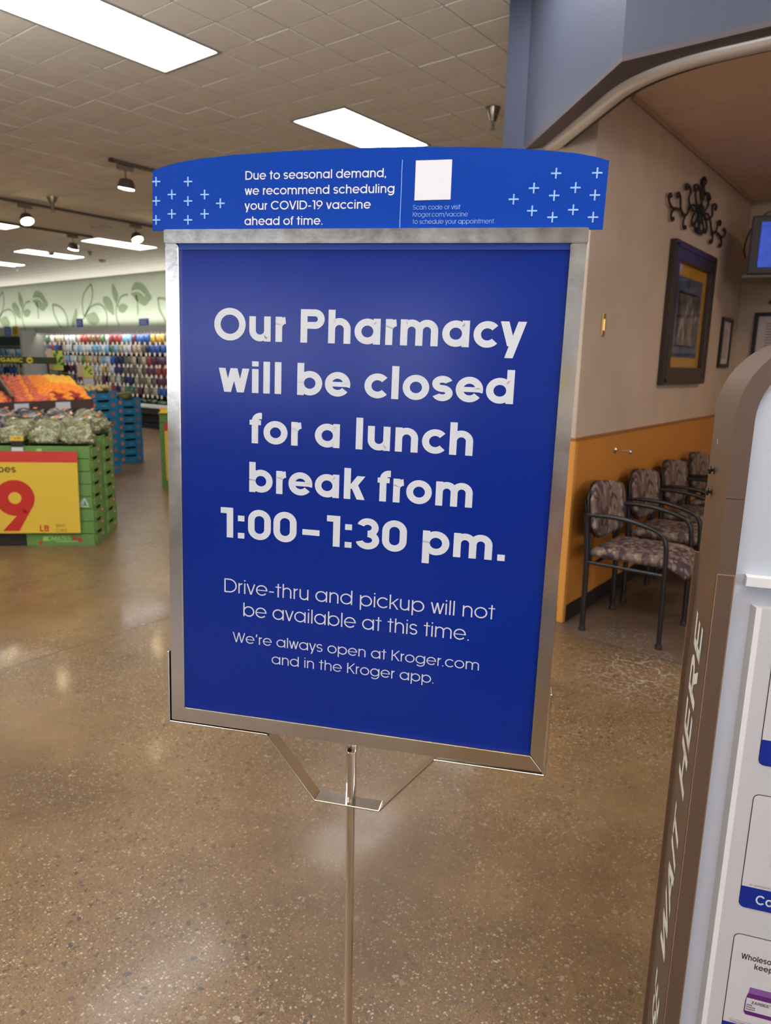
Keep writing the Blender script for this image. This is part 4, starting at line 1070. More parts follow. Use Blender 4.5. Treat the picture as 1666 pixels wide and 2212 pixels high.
# ------------------------------------------------------------------ ceiling fittings
m_trk = mat('track_grey', (92, 80, 68), .5)
def track(x, y0, y1, lab):
    r = thing('light_track', lab, 'light track', (x, y0, CZ), 0, 'ceiling light tracks'); L_ = y1 - y0
    mb = MB(); mb.bbox((-.018, 0, -.035), (.018, L_, -.002), .003); mb.build('rail', m_trk, r)
    mb = MB(); mb.bbox((-.021, -.012, -.038), (.021, .03, -.001), .003); mb.build('end_cap', mat('track_dark', (60, 52, 46), .5), r)
track(-7.00, 4.44, 7.0, 'short grey ceiling track passing behind the left edge of the header card')
track(-9.87, 3.2, 7.05, 'long grey ceiling track carrying two lit spotlights')
track(-11.60, 4.6, 6.95, 'grey ceiling track above the distant lit panels, with one spotlight')
m_bulb = mat('spot_lamp_face', (255, 230, 180), .4, emit=45)
m_sbody = mat('spot_body', (118, 106, 92), .45)
def spot(x, y, lab, tilt=.25, az=0.0, watts=SPOT_W, size=.085):
    r = thing('track_spotlight', lab, 'spotlight', (x, y, CZ-.036), az, 'track spotlights over the produce')
    mb = MB(); mb.bbox((-.02, -.09, -.045), (.02, .09, 0), .004); mb.build('driver_box', m_sbody, r)
    mb = MB(); mb.tube([(0, 0, -.04), (0, .0, -.10), (.01, 0, -.13)], .008, 8); mb.build('stem', m_sbody, r)
    MM = Matrix.Translation((.01, 0, -.17)) @ Matrix.Rotation(tilt, 4, 'Y') @ Matrix.Scale(size/.065, 4)
    mb = MB(); mb.lathe([(.028, .035), (.048, .028), (.062, .0), (.068, -.035), (.060, -.037), (.055, -.030)], (0, 0, 0), 18, M=MM); autosmooth(mb.build('lamp_head', mat('spot_head', (70, 62, 54), .4), r))
    mb = MB(); mb.lathe([(.0585, -.036), (.0585, -.0425), (.03, -.048)], (0, 0, 0), 18, M=MM); mb.build('lamp_face', m_bulb, r)
    l = bpy.data.lights.new('spot_lamp', 'SPOT'); l.energy = watts; l.color = (1, .68, .36); l.spot_size = math.radians(105); l.spot_blend = .8; l.shadow_soft_size = .05
    o = bpy.data.objects.new('spot_lamp', l); COL.objects.link(o); o.parent = r; o.location = (.02, 0, -.235); o.rotation_euler = (0, -tilt, 0)
spot(-7.02, 4.62, 'lit track spotlight nearest the left end of the header card', .2)
spot(-9.87, 4.98, 'lit track spotlight at the left edge on the long track', -.5)
spot(-9.87, 6.62, 'lit track spotlight on the long track beside the header card', -.5)
spot(-11.60, 6.60, 'lit track spotlight on the farthest track, above the distant panels', .3)
spot(-9.87, 3.5, 'lit track spotlight left of the view on the long track', -.5)
spot(-11.6, 5.0, 'lit track spotlight left of the view on the far track', -.5)
spot(-7.02, 6.2, 'lit track spotlight behind the sign', -.2)
m_spk = mat('sprinkler_metal', (150, 142, 130), .3, .9)
def sprinkler(x, y, lab, s=1.0):
    r = thing('fire_sprinkler', lab, 'sprinkler', (x, y, CZ), 0, 'ceiling sprinklers')
    mb = MB(); mb.lathe([(.042*s, 0), (.042*s, -.01), (.026*s, -.05*s), (.018*s, -.075*s)], (0, 0, 0), 18); autosmooth(mb.build('escutcheon', m_spk, r))
    mb = MB(); mb.tube([(0, 0, -.07*s), (0, 0, -.115*s)], .006*s, 8); mb.tube([(.0, -.014*s, -.085*s), (0, -.014*s, -.112*s)], .003*s, 6); mb.tube([(.0, .014*s, -.085*s), (0, .014*s, -.112*s)], .003*s, 6); mb.build('frame_arms', m_spk, r)
    mb = MB(); mb.lathe([(.016*s, 0), (.016*s, -.003*s)], (0, 0, -.115*s), 14); mb.build('deflector', m_spk, r)
sprinkler(-3.106, 5.33, 'fire sprinkler on the white ceiling left of the blue pillar', 1.35)
sprinkler(-13.30, 7.90, 'small fire sprinkler right of the far lit panel')
sprinkler(-9.30, 5.05, 'fire sprinkler beside the spotlight at the left on the long track', 1.5)
sprinkler(-16.9, 8.25, 'fire sprinkler by the small lit panel at the left edge')
r = thing('ceiling_speaker', 'round white ceiling speaker between the long track and the lit panels', 'speaker', (-10.65, 6.54, CZ))
mb = MB(); mb.lathe([(.15, 0), (.15, -.02), (.135, -.035), (.12, -.036)], (0, 0, 0), 24); autosmooth(mb.build('rim', mat('speaker_white', (190, 180, 162), .5), r))
mb = MB(); mb.lathe([(.12, -.030), (.12, -.034)], (0, 0, 0), 24); mb.build('grille', mat('speaker_grille', (120, 100, 78), .7), r)
for x, y, lb in ((-14.2, 7.6, 'smoke detector on the ceiling above the leaf mural, left one'), (-14.2, 8.7, 'smoke detector on the ceiling above the leaf mural, right one')):
    r = thing('smoke_detector', lb, 'smoke detector', (x, y, CZ))
    mb = MB(); mb.lathe([(.07, 0), (.07, -.02), (.05, -.045), (.02, -.05)], (0, 0, 0), 18); autosmooth(mb.build('dome', mat('detector', (160, 140, 118), .5), r))
# ------------------------------------------------------------------ grape display of green crates, price sign and bags
m_gcr = mat('crate_green', (94, 132, 64), .55, var=.06, vscale=6)
m_gcr2 = mat('crate_print_light', (150, 196, 104), .6)
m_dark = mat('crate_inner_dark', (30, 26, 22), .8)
m_red = mat('print_red', (176, 50, 40), .5); m_orange = mat('print_orange', (206, 112, 54), .5)
m_bcr = mat('crate_blue', (18, 110, 158), .55, var=.06, vscale=6)
def make_crate(name, w, d, h, m, sides, lab, cat, grp, words=None, rounds=None):
    """open cardboard tray, origin at front-right-bottom corner: x -w..0, y 0..d; hand-hold notch in the end walls"""
    r = thing(name, lab, cat, (0, 0, 0), 0, grp); t = .006; g = .0015; z1 = h - g
    def wall_x(x0, x1):       # end wall with a notch, spans y
        n0, n1 = d*.28, d*.72; nz = z1 - h*.26
        poly = [(g, 0), (d-g, 0), (d-g, z1), (n1, z1), (n1-.012, nz), (n0+.012, nz), (n0, z1), (g, z1)]
        mb = MB(); vs = [(x0, y, z) for y, z in poly] + [(x1, y, z) for y, z in poly]; n = 8
        caps = [(0, 1, 4, 5), (1, 2, 3, 4), (0, 5, 6, 7)]
        mb.add(vs, [list(c)[::-1] for c in caps] + [[n+i for i in c] for c in caps] + [[i, (i+1) % n, n+(i+1) % n, n+i] for i in range(n)])
        return mb
    mb = wall_x(-t, 0); mb.v2 = None
    for q in (wall_x(-w, -w+t),): mb.add(q.v, q.f)
    mb.box((-w+t, g, 0), (-t, g+t, z1 - h*.04)); mb.box((-w+t, d-g-t, 0), (-t, d-g, z1 - h*.04)); mb.box((-w+t, g+t, 0), (-t, d-g-t, .004))
    fixnorm(mb.build('tray', m, r))
    mb = MB(); mb.box((-w+.02, .02, .004), (-.02, d-.02, z1*.8)); mb.build('inner_block', m_dark, r)  # near-black block filling the tray below its rim
    return r
GR = CAMROT + math.radians(6); GO = Vector((-5.292, 3.032, 0))
MG = Matrix.Translation(GO) @ Matrix.Rotation(GR, 4, 'Z')
def Gp(a, b2, z): return MG @ Vector((a, b2, z))
def put(o, a, b2, z, rz=0.0): o.location = Gp(a, b2, z); o.rotation_euler = (0, 0, GR + rz)
CRH = .1015
pc = make_crate('produce_crate', .527, .312, CRH, m_gcr, 1, 'x', 'crate', 'green produce crates stacked under the grapes')
mb = MB(); mb.box((.0002, .225, .03), (.001, .262, .072)); mb.build('fruit_label', m_red, pc)
mb = MB(); mb.box((.0002, .235, .038), (.0014, .255, .058)); mb.build('white_label', m_card, pc)
mb = MB()
for i in range(3): mb.box((.0002, .03, .025+.018*i), (.0008, .075, .033+.018*i))
mb.build('printed_stripes', m_gcr2, pc)
mb = MB(); mb.box((-.40, .0006, .04), (-.36, .0014, .075)); mb.box((-.30, .0006, .03), (-.12, .0014, .036)); mb.build('front_print', m_gcr2, pc)
rowname = {0: 'front', 1: 'second'}
first = pc; n_ = 0
hts = ['bottom', 'second up', 'third up', 'fourth up', 'fifth up', 'sixth up', 'seventh up', 'top']
for row in range(2):
    for colm in range(3):
        for k in range(8):
            if row == 0 and colm > 0 and k == 0: continue
            o = first if n_ == 0 else dup(first); n_ += 1
            hh = CRH + (.006 if row else 0)
            put(o, -.0 - colm*.533 + (random.uniform(-.003, .003)), (0, .345)[row] + random.uniform(-.002, .002), k*hh)
            if row: o.scale = (1, 1.12, 1.055)
            where = ('right-hand column' , 'middle column', 'left column')[colm]
            o['label'] = f'green tomato crate, {hts[k]} in the {rowname[row]} row, {where}'
# lettering on the bottom crate and an emblem on the fifth one
gl_ = thing('crate_print', 'bottom green crate printing', None); COL.objects.unlink(gl_); bpy.data.objects.remove(gl_)
def crate_at(lab_part):
    for o in COL.objects:
        if o.get('label', '').startswith(lab_part): return o
c0 = crate_at('green tomato crate, bottom in the front row, right-hand')
lettering('printed_word', [('TOMATES', -.392, -.185, .042, .036, .15)], m_gcr2, lambda x, y, z: Vector((x, -.0005, y)), c0)
for x, z, r0 in ((-.155, .060, .017), (-.115, .045, .019), (-.42, .024, .016)):
    mb = MB(); n = 14; mb.add([(x + r0*math.cos(2*PI*i/n), -.0008, z + r0*math.sin(2*PI*i/n)) for i in range(n)], [list(range(n))]); mb.build('tomato_print', m_red, c0)
c4 = crate_at('green tomato crate, fourth up in the front row, right-hand')
mb = MB(); f3 = lambda x, z: Vector((x, -.0012, z))
for pl_ in ([(-.085, .03), (-.073, .03), (-.055, .085), (-.063, .085)], [(-.063, .085), (-.055, .085), (-.028, .03), (-.04, .03)], [(-.100, .03), (-.092, .03), (-.072, .075), (-.078, .075)]): mb.add([f3(*p) for p in pl_], [(0, 1, 2, 3)])
mb.box((-.10, -.0015, .015), (-.028, -.0006, .022)); mb.build('white_emblem', m_card, c4)
# black riser under the left columns and a display table under the rear bags
r = thing('riser', 'low black plastic riser under the left grape crates', 'riser', Gp(-1.3, .15, 0), GR)
mb = MB(); mb.bbox((-.34, -.14, 0), (.765, .16, .098), .006); mb.build('riser_body', m_black, r)
r = thing('display_table', 'black table behind the green crates carrying the rear grape bags', 'table', Gp(-.75, 1.12, 0), GR)
mb = MB(); mb.bbox((-.8, -.34, .855), (.62, .12, .90), .006); mb.build('tabletop', m_black, r)
for x in (-.72, .45):
    for y in (-.30, .04): mb = MB(); mb.box((x, y, 0), (x+.05, y+.05, .855)); mb.build('leg', m_black, r)
# yellow price sign
ys = thing('price_sign', 'large yellow price sign with a red 9 in front of the green crates', 'sign', Gp(-.40, -.03, .10), GR)
m_ys = mat('sign_yellow', (208, 174, 52), .5); m_yr = mat('sign_red', (188, 52, 40), .5); m_sr = mat('digit_red', (180, 36, 22), .5); m_sk = mat('sign_text_dark', (66, 40, 14), .6)
yb = lambda x, z, d: Vector((x + .40 - (.02*(.77 - z)), d, z - .10))
mb = MB(); mb.prism([(-.97, .112), (-.084, .112), (-.084, .769), (-.97, .769)], -.004, 0, f=lambda x, z, d: yb(x, z, d)); fixnorm(mb.build('board', m_ys, ys))
mb = MB(); mb.prism([(-.97, .682), (-.084, .682), (-.084, .7695), (-.97, .7695)], -.0046, -.0036, f=lambda x, z, d: yb(x, z, d)); fixnorm(mb.build('red_band', m_yr, ys))
mb = MB(); mb.prism([(-.97, .567), (-.084, .567), (-.084, .5685), (-.97, .5685)], -.0044, -.0036, f=lambda x, z, d: yb(x, z, d)); fixnorm(mb.build('fold_line', mat('sign_fold', (204, 166, 24), .5), ys))
ylf = lambda x, y, z: yb(x, y, -.0048 + z)
lettering('price_digit', [('9', -.720, -.420, .130, .412, .235)], m_sr, ylf, ys)
lettering('sign_word', [('grapes', -.815, -.550, .600, .058, .17)], m_sk, ylf, ys)
lettering('unit_word', [('LB', -.394, -.325, .126, .051, .21)], m_sr, ylf, ys)
lettering('small_words', [('With', -.272, -.200, .160, .027, .09), ('Card', -.274, -.190, .124, .027, .09)], m_sk, ylf, ys)
# little price tag on the crate edge
r = thing('price_tag', 'small yellow price tag in a black holder on the upper edge of the green crates', 'price tag', Gp(-.533, -.012, .74), GR)
mb = MB(); mb.bbox((-.05, -.008, .107), (.05, -.003, .145), .002); mb.build('tag_card', m_ys, r)
mb = MB(); mb.bbox((-.045, -.008, .06), (.04, 0, .108), .003); mb.build('holder', m_black, r)
lettering('tag_digits', [('3 99', -.02, .03, .118, .018, .2)], m_sr, lambda x, y, z: Vector((x, -.0085, y)), r)
mb = MB(); mb.box((-.045, -.004, .02), (.04, .0, .058)); mb.build('lower_card', m_card, r)
# grape bags: crumpled clear plastic over grapes
def bag_mat(name, a, b2, c):
    M = mat(name, a, .16, spec=.9, coat=.8); nt = M.node_tree; N = nt.nodes; L = nt.links; b = N['Principled BSDF']; b.inputs['Coat Roughness'].default_value = .08
    tc = N.new('ShaderNodeTexCoord'); vo = N.new('ShaderNodeTexVoronoi'); vo.inputs['Scale'].default_value = 42; L.new(tc.outputs['Object'], vo.inputs['Vector'])
    r1 = N.new('ShaderNodeValToRGB'); e = r1.color_ramp.elements; e[0].position = .1; e[0].color = lin(b2); e[1].position = .8; e[1].color = lin(a); L.new(vo.outputs['Distance'], r1.inputs['Fac'])
    n = N.new('ShaderNodeTexNoise'); n.inputs['Scale'].default_value = 16; n.inputs['Detail'].default_value = 5; n.inputs['Distortion'].default_value = 2.5; L.new(tc.outputs['Object'], n.inputs['Vector'])
    r2 = N.new('ShaderNodeValToRGB'); e = r2.color_ramp.elements; e[0].position = .60; e[0].color = (0, 0, 0, 1); e[1].position = .64; e[1].color = (1, 1, 1, 1); L.new(n.outputs['Fac'], r2.inputs['Fac'])  # thin pale flecks paint the film's glints into the colour
    mx = N.new('ShaderNodeMix'); mx.data_type = 'RGBA'; L.new(r2.outputs['Color'], mx.inputs[0]); L.new(r1.outputs['Color'], mx.inputs[6]); mx.inputs[7].default_value = lin(c); L.new(mx.outputs[2], b.inputs['Base Color'])
    bp = N.new('ShaderNodeBump'); bp.inputs['Strength'].default_value = .9; bp.inputs['Distance'].default_value = .02; L.new(n.outputs['Fac'], bp.inputs['Height']); L.new(bp.outputs['Normal'], b.inputs['Normal']); L.new(bp.outputs['Normal'], b.inputs['Coat Normal'])
    return M
m_bg = bag_mat('bagged_green_grapes', (84, 86, 46), (150, 150, 96), (190, 190, 172))
m_bk = bag_mat('bagged_black_grapes', (34, 26, 34), (70, 56, 72), (150, 146, 160))
def bag_mesh(seed, sx, sy, sz):
    bm = bmesh.new(); bmesh.ops.create_icosphere(bm, subdivisions=4, radius=1)
    for vv in bm.verts:
        p = vv.co.copy(); q = p * 2.2 + Vector((seed*3.1, seed, 0))
        d = 1 + .16*noise.noise(q) + .11*abs(noise.noise(q*2.6)) + .05*noise.noise(q*6)
        s = Vector((math.copysign(abs(p.x)**.7, p.x), math.copysign(abs(p.y)**.7, p.y), p.z))
        vv.co = Vector((s.x*sx, s.y*sy, max(-.42, s.z)*sz + .42*sz)) * d
    mb = MB(); mb.bm(bm); return mb
bags = []
for kk in range(4):
    pr_ = []
    bm_ = bag_mesh(kk+1, .125, .115, .085)
    for v_ in bm_.v: v_.z = max(0, v_.z)
    bags.append(bm_)
k = 0
bspots = []
for ri, (b0, z0, nn) in enumerate(((.16, .818, 6), (.42, .868, 6), (.66, .868, 6), (.92, .90, 6))):
    for c in range(nn): bspots.append((ri, c, -.13 - c*.25 - (ri % 2)*.03 - (.10 if ri == 3 else 0), b0 + random.uniform(-.02, .02), z0))
protos = {}
rn = ['front', 'second', 'third', 'fourth', 'rearmost']; cn = ['first', 'second', 'third', 'fourth', 'fifth', 'sixth']
for ri, c, a_, b_, z0 in bspots:
    dark = (c >= 3 and ri in (0, 1)) or (c >= 2 and ri >= 2) or (ri >= 3 and c == 1)
    q = bags[(ri*2 + c) % 4]; key = ((ri*2+c) % 4, dark)
    t = thing('grape_bag', f'clear bag of {"dark" if dark else "green"} grapes, {cn[c]} from the right in the {rn[ri]} row', 'grape bag', Gp(a_, b_, z0), GR + random.uniform(-.5, .5), 'bags of grapes on the green crates')
    if key not in protos:
        o = q.build('bag', m_bk if dark else m_bg, t, True); protos[key] = o
    else: o = protos[key].copy(); COL.objects.link(o); o.parent = t
    if ri in (1, 2, 3):
        mb = MB(); n = 7
        pts = [(-.11 + .22*i/n, .02*math.sin(i*1.3), .118 + .012*math.sin(i*.9)) for i in range(n+1)]
        mb.add([(x, y - .035, z - .012) for x, y, z in pts] + [(x, y + .03, z+.012) for x, y, z in pts], [(i, i+1, n+2+i, n+1+i) for i in range(n)])
        mb.build('header_strip', mat('bag_header_black', (34, 30, 20), .35), t)
        mb = MB(); mb.add([(.03, -.02, .137), (.06, -.02, .134), (.06, .015, .144), (.03, .015, .147)], [(0, 1, 2, 3)]); mb.build('orange_seal', m_orange, t)

# ------------------------------------------------------------------ blue crates
bc = make_crate('blue_crate', .30, .41, .1165, m_bcr, 1, 'x', 'crate', 'blue cardboard crates by the aisle')
for y, mm in ((.075, m_orange), (.345, mat('print_brown', (150, 86, 60), .5))):
    mb = MB(); n = 12; mb.add([(.0006, y + .024*math.cos(2*PI*i/n), .055 + .027*math.sin(2*PI*i/n)) for i in range(n)], [list(range(n))]); mb.build('round_label', mm, bc)
mb = MB(); mb.box((0, .18, .04), (.0006, .25, .044)); mb.build('printed_line', m_pale, bc)
first = True
for (xx, yy, nn, nm) in ((-9.26, 5.75, 8, 'right stack by the aisle'), (-8.612, 4.965, 9, 'left stack behind the grape bags')):
    for k in range(nn):
        o = bc if first else dup(bc); first = False
        hh = .1165 if nn == 8 else .1195
        o.location = (xx + random.uniform(-.004, .004), yy, k*hh); o.rotation_euler = (0, 0, random.uniform(-.012, .012))
        nth = (hts[:7] + ['eighth up', 'top'])[k] if nn == 9 else hts[k]
        o['label'] = f'blue cardboard crate, {nth} in the {nm}'
m_leafy = mat('leafy_contents', (92, 96, 50), .7, bump=.8, bscale=40, var=.5, vscale=30)
m_onion = mat('pale_contents', (206, 184, 132), .6, var=.2, vscale=20)
for (xx, yy, zz, mm, lb, nm, rr) in ((-9.41, 5.955, .932, m_leafy, 'bunched dark greens heaped in the top blue crate of the right stack', 'greens_bunch', .05), (-8.76, 5.17, 1.0755, m_onion, 'pale produce heaped in the top blue crate of the left stack', 'pale_produce', .045)):
    mb = MB()
    for i in range(38):
        bm = bmesh.new(); bmesh.ops.create_icosphere(bm, subdivisions=1, radius=rr*random.uniform(.7, 1.1))
        mb.bm(bm, M=Matrix.Translation((random.uniform(-.10, .10), random.uniform(-.155, .155), random.uniform(.0, .045))) @ Matrix.Diagonal((1, 1.2, .7, 1)))
    o = mb.build(nm, mm, None, True); o.location = (xx, yy, zz); tag(o, lb, 'vegetables', kind='stuff')

# pile of green crates with a yellow sign, right beside the sign frame
gl2 = None
for k in range(8):
    o = dup(pc); o.scale = (1, 1, 1.085); o.location = Vector((-7.154, 4.988, k*.1102)) + rot3(Vector((.527, 0, 0))); o.rotation_euler = (0, 0, CAMROT)
    o['label'] = f'green crate, {hts[k]} in the stack half hidden by the chrome frame'; o['group'] = 'green crates beside the sign frame'
q = Vector((-7.154, 4.988, 0))
r = thing('price_sign', 'yellow price sign with red band seen edge-on beside the left rail of the frame', 'sign', q + rot3(Vector((.065, -.03, .10))), CAMROT)
mb = MB(); mb.bbox((0, -.004, 0), (.55, 0, .67), .001); mb.build('board', m_ys, r); mb = MB(); mb.box((-.001, -.0046, .58), (.551, -.0036, .671)); mb.build('red_band', m_yr, r)
r = thing('price_sign', 'small yellow card on top of the stack beside the sign frame', 'sign', q + rot3(Vector((.01, .01, .8825))), CAMROT)
mb = MB(); mb.bbox((0, 0, 0), (.5, .004, .06), .001); mb.build('card', m_ys, r)
mb = MB(); mb.bbox((0, -.06, 0), (.5, 0, .006), .001); mb.build('card_foot', m_ys, r)

# ------------------------------------------------------------------ sloping fruit bin
P00, P10, P01, P11 = Vector((-8.15, 3.12, .955)), Vector((-6.98, 4.08, 1.045)), Vector((-9.4, 3.66, 1.22)), Vector((-8.14, 4.47, 1.245))
def bil(s, t): return (P00*(1-s) + P10*s)*(1-t) + (P01*(1-s) + P11*s)*t
bn = thing('fruit_bin', 'sloping dark produce bin holding apples and oranges', 'bin', (P00 + P11)/2 * Vector((1, 1, 0)) if False else Vector(((P00.x+P11.x)/2, (P00.y+P11.y)/2, 0)))
def loc_(p): return Vector(p) - Vector((bn.location.x, bn.location.y, 0))
m_bin = mat('bin_dark_wood', (66, 44, 36), .6, var=.15, vscale=6); m_board = mat('divider_board', (196, 176, 142), .7)
mb = MB(); c = [bil(0, 0), bil(1, 0), bil(1, 1), bil(0, 1)]
vs = [loc_(p - Vector((0, 0, .03))) for p in c] + [loc_((p.x, p.y, 0)) for p in c]
mb.add(vs, [(0, 1, 2, 3), (4, 7, 6, 5), (0, 4, 5, 1), (1, 5, 6, 2), (2, 6, 7, 3), (3, 7, 4, 0)]); fixnorm(mb.build('bin_body', m_bin, bn))
mb = MB()
a_, b_ = bil(0, 0), bil(1, 0); nrm = Vector((b_.y - a_.y, a_.x - b_.x, 0)).normalized() * .02
mb.add([loc_(a_ + nrm - Vector((0, 0, .07))), loc_(b_ + nrm - Vector((0, 0, .07))), loc_(b_ + nrm + Vector((0, 0, .03))), loc_(a_ + nrm + Vector((0, 0, .03))), loc_(a_ - Vector((0, 0, .07))), loc_(b_ - Vector((0, 0, .07))), loc_(b_ + Vector((0, 0, .03))), loc_(a_ + Vector((0, 0, .03)))], [(0, 1, 2, 3), (4, 7, 6, 5), (3, 2, 6, 7), (0, 4, 5, 1), (0, 3, 7, 4), (1, 5, 6, 2)])
fixnorm(mb.build('front_lip', m_bin, bn))
for s in (.30, .52, .80):
    p = a_ + (b_ - a_)*s + nrm*1.1; d = (b_ - a_).normalized()*.075
    mb = MB(); mb.add([loc_(p - d + Vector((0, 0, -.06))), loc_(p + d + Vector((0, 0, -.06))), loc_(p + d + Vector((0, 0, .01))), loc_(p - d + Vector((0, 0, .01)))], [(0, 1, 2, 3)]); mb.build('shelf_label', m_card, bn)
def board(s0, s1):
    mb = MB(); a, b2 = bil(s0, .02), bil(s1, .98); z = Vector((0, 0, 1)); sd = Vector((.012, .009, 0))
    mb.add([loc_(q) for q in (a - sd - z*.02, a + sd - z*.02, b2 + sd - z*.02, b2 - sd - z*.02, a - sd + z*.08, a + sd + z*.08, b2 + sd + z*.08, b2 - sd + z*.08)], [(0, 3, 2, 1), (4, 5, 6, 7), (0, 1, 5, 4), (1, 2, 6, 5), (2, 3, 7, 6), (3, 0, 4, 7)])
    fixnorm(mb.build('divider', m_bin, bn))
board(.46, .40)
mb = MB(); mb.add([loc_(bil(.02, .35) + Vector((0, 0, .01))), loc_(bil(.40, .35) + Vector((0, 0, .01))), loc_(bil(.36, .98) + Vector((0, 0, .01))), loc_(bil(.0, .98) + Vector((0, 0, .01)))], [(0, 1, 2, 3)]); mb.build('empty_liner', m_board, bn)
fm_ = {'red': mat('apple_red', (150, 30, 26), .35, var=.3, vscale=14), 'pink': mat('apple_pink', (216, 100, 68), .35, var=.22, vscale=14), 'orange': mat('orange_peel', (250, 150, 40), .5, bump=.2, bscale=150), 'yellow': mat('citrus_yellow', (250, 196, 60), .5), 'dark': mat('apple_dark', (96, 20, 24), .35)}
fr_proto = {}
def fruit(kind, p, lab):
    key = kind
    if key not in fr_proto:
        mb = MB(); R0 = .040
        prof = [(.002, -.030), (.014, -.036), (.028, -.030), (.038, -.012), (.040, .004), (.034, .022), (.022, .033), (.010, .033), (.002, .026)] if 'apple' in kind or kind in ('red', 'pink', 'dark') else [(.002, -.039), (.018, -.035), (.033, -.023), (.040, 0), (.033, .023), (.018, .035), (.002, .038)]
        mb.lathe(prof, (0, 0, 0), 12); fr_proto[key] = autosmooth(mb.build('x', fm_[kind]), 1.5); o = fr_proto[key]
    else: o = fr_proto[key].copy(); COL.objects.link(o)
    app = kind in ('red', 'pink', 'dark')
    o.name = 'apple' if app else 'orange'
    o.location = p; o.rotation_euler = (random.uniform(-.4, .4), random.uniform(-.4, .4), random.uniform(0, 6)); s = random.uniform(.92, 1.08); o.scale = (s, s, s)
    tag(o, lab, 'apple' if app else 'orange', {'pink': 'pink apples heaped on the sloping bin', 'red': 'red apples along the front of the bin', 'dark': 'dark red apples at the left of the bin', 'orange': 'oranges heaped at the right of the bin', 'yellow': 'yellow oranges heaped at the back right of the bin'}[kind])
nf = 0
for i in range(17):
    for j in range(18):
        s = (i + .5)/17 + random.uniform(-.008, .008) + (j % 2)*.025; t = (j + .4)/18
        if s > .985: continue
        if s < .43 and t > .33: continue
        if .42 < s - .06*(1 - t)*0 < .455: continue
        k = 'pink'
        if s > .66 and t > .15: k = 'orange'
        if s > .78 and t > .5: k = 'yellow'
        if s < .30: k = 'dark' if s < .16 else 'red'
        if s > .74 and t <= .22: k = 'red' if (i+j) % 2 else 'orange'
        if k == 'pink' and (i*7 + j*3) % 6 == 0: k = 'orange'
        bump = .045*math.sin(PI*min(1, max(0, (s-.60)/.4)))*math.sin(PI*t)
        p = bil(s, t) + Vector((0, 0, .012 + bump))
        labs_ = {'pink': 'pinkish red apple in the sloping heap of the fruit bin', 'red': 'deep red apple near the front edge of the fruit bin', 'dark': 'dark red apple at the far left of the fruit bin', 'orange': 'orange in the heap on the fruit bin', 'yellow': 'yellow orange high in the heap at the bin\'s back'}
        fruit(k, p, labs_[k]); nf += 1
# organic sign board over the bin
def camp(x, Y, z=0): return O(x, Y, z)
og = thing('organic_sign', 'dark green board lettered ORGANIC in yellow over the fruit bin', 'sign', camp(-3.99, 8.75, 0), CAMROT)
m_og = mat('organic_board', (44, 56, 24), .5); m_oy = mat('organic_yellow', (214, 206, 50), .5)
mb = MB(); mb.bbox((-1.6, 0, 1.405), (0, .03, 1.485), .004); mb.build('board', m_og, og)
lettering('board_lettering', [('ORGANIC', -.790, -.395, 1.420, .048, .2)], m_oy, lambda x, y, z: Vector((x, -.002, y)), og)
mb = MB(); n = 20; mb.add([(-.315 + .040*math.cos(2*PI*i/n), -.0015, 1.444 + .036*math.sin(2*PI*i/n)) for i in range(n)], [list(range(n))]); mb.build('round_mark', m_oy, og)
mb = MB(); mb.add([(-.315 + .026*math.cos(PI + PI*i/10), -.0025, 1.452 + .022*math.sin(PI + PI*i/10)) for i in range(11)], [list(range(11))]); mb.build('mark_smile', m_og, og)
for x in (-1.5, -.12): mb = MB(); mb.tube([(x, .045, 0), (x, .045, 1.47)], .012, 8); mb.build('post', m_black, og)
def poster(x, Y, w, z0, z1, lab, white=False):
    r = thing('produce_poster', lab, 'poster', camp(x, Y, 0), CAMROT)
    mb = MB(); mb.bbox((-w/2, 0, z0), (w/2, .006, z1), .001); mb.build('poster_card', mat('poster_yellow_green', (206, 212, 96), .6), r)
    mb = MB(); h = z1 - z0
    for i, (px_, pz, a_) in enumerate(((0, .35, .9), (.1, .55, .5), (-.15, .6, 1.9), (.15, .3, .2), (-.05, .75, 1.5))):
        l_ = h*.34; c_, s_ = math.cos(a_), math.sin(a_); wd = h*.09
        o0 = Vector((px_*w, -.001 - .0003*i, z0 + pz*h)); mb.add([o0, o0 + Vector((c_*l_*.5 - s_*wd, 0, s_*l_*.5 + c_*wd)), o0 + Vector((c_*l_, 0, s_*l_)), o0 + Vector((c_*l_*.5 + s_*wd, 0, s_*l_*.5 - c_*wd))], [(0, 1, 2, 3)])
    mb.build('printed_leaves', mat('leaf_print', (40, 132, 36), .6), r)
    if white: mb = MB(); mb.bbox((-w/2, -.004, z0 - .10), (w/2, .006, z0 - .005), .001); mb.build('white_card', m_card, r)
    mb = MB(); mb.bbox((-w/2 - w*.55, .004, z0+.01), (-w/2 - .005, .010, z1 + .02), .001); mb.build('side_card', mat('kraft_card', (206, 184, 154), .7), r)
    mb = MB(); mb.tube([(0, .02, 0), (0, .02, z1)], .008, 8); mb.build('pole', m_black, r); mb = MB(); mb.lathe([(.12, 0), (.12, .01), (.02, .02)], (0, .02, 0), 16); mb.build('pole_base', m_black, r)
poster(-4.06, 8.95, .125, 1.33, 1.565, 'yellow green leaf poster on a pole right of the ORGANIC board')
poster(-4.09, 9.9, .14, 1.22, 1.38, 'lower leaf poster with white card on a pole behind the oranges', True)

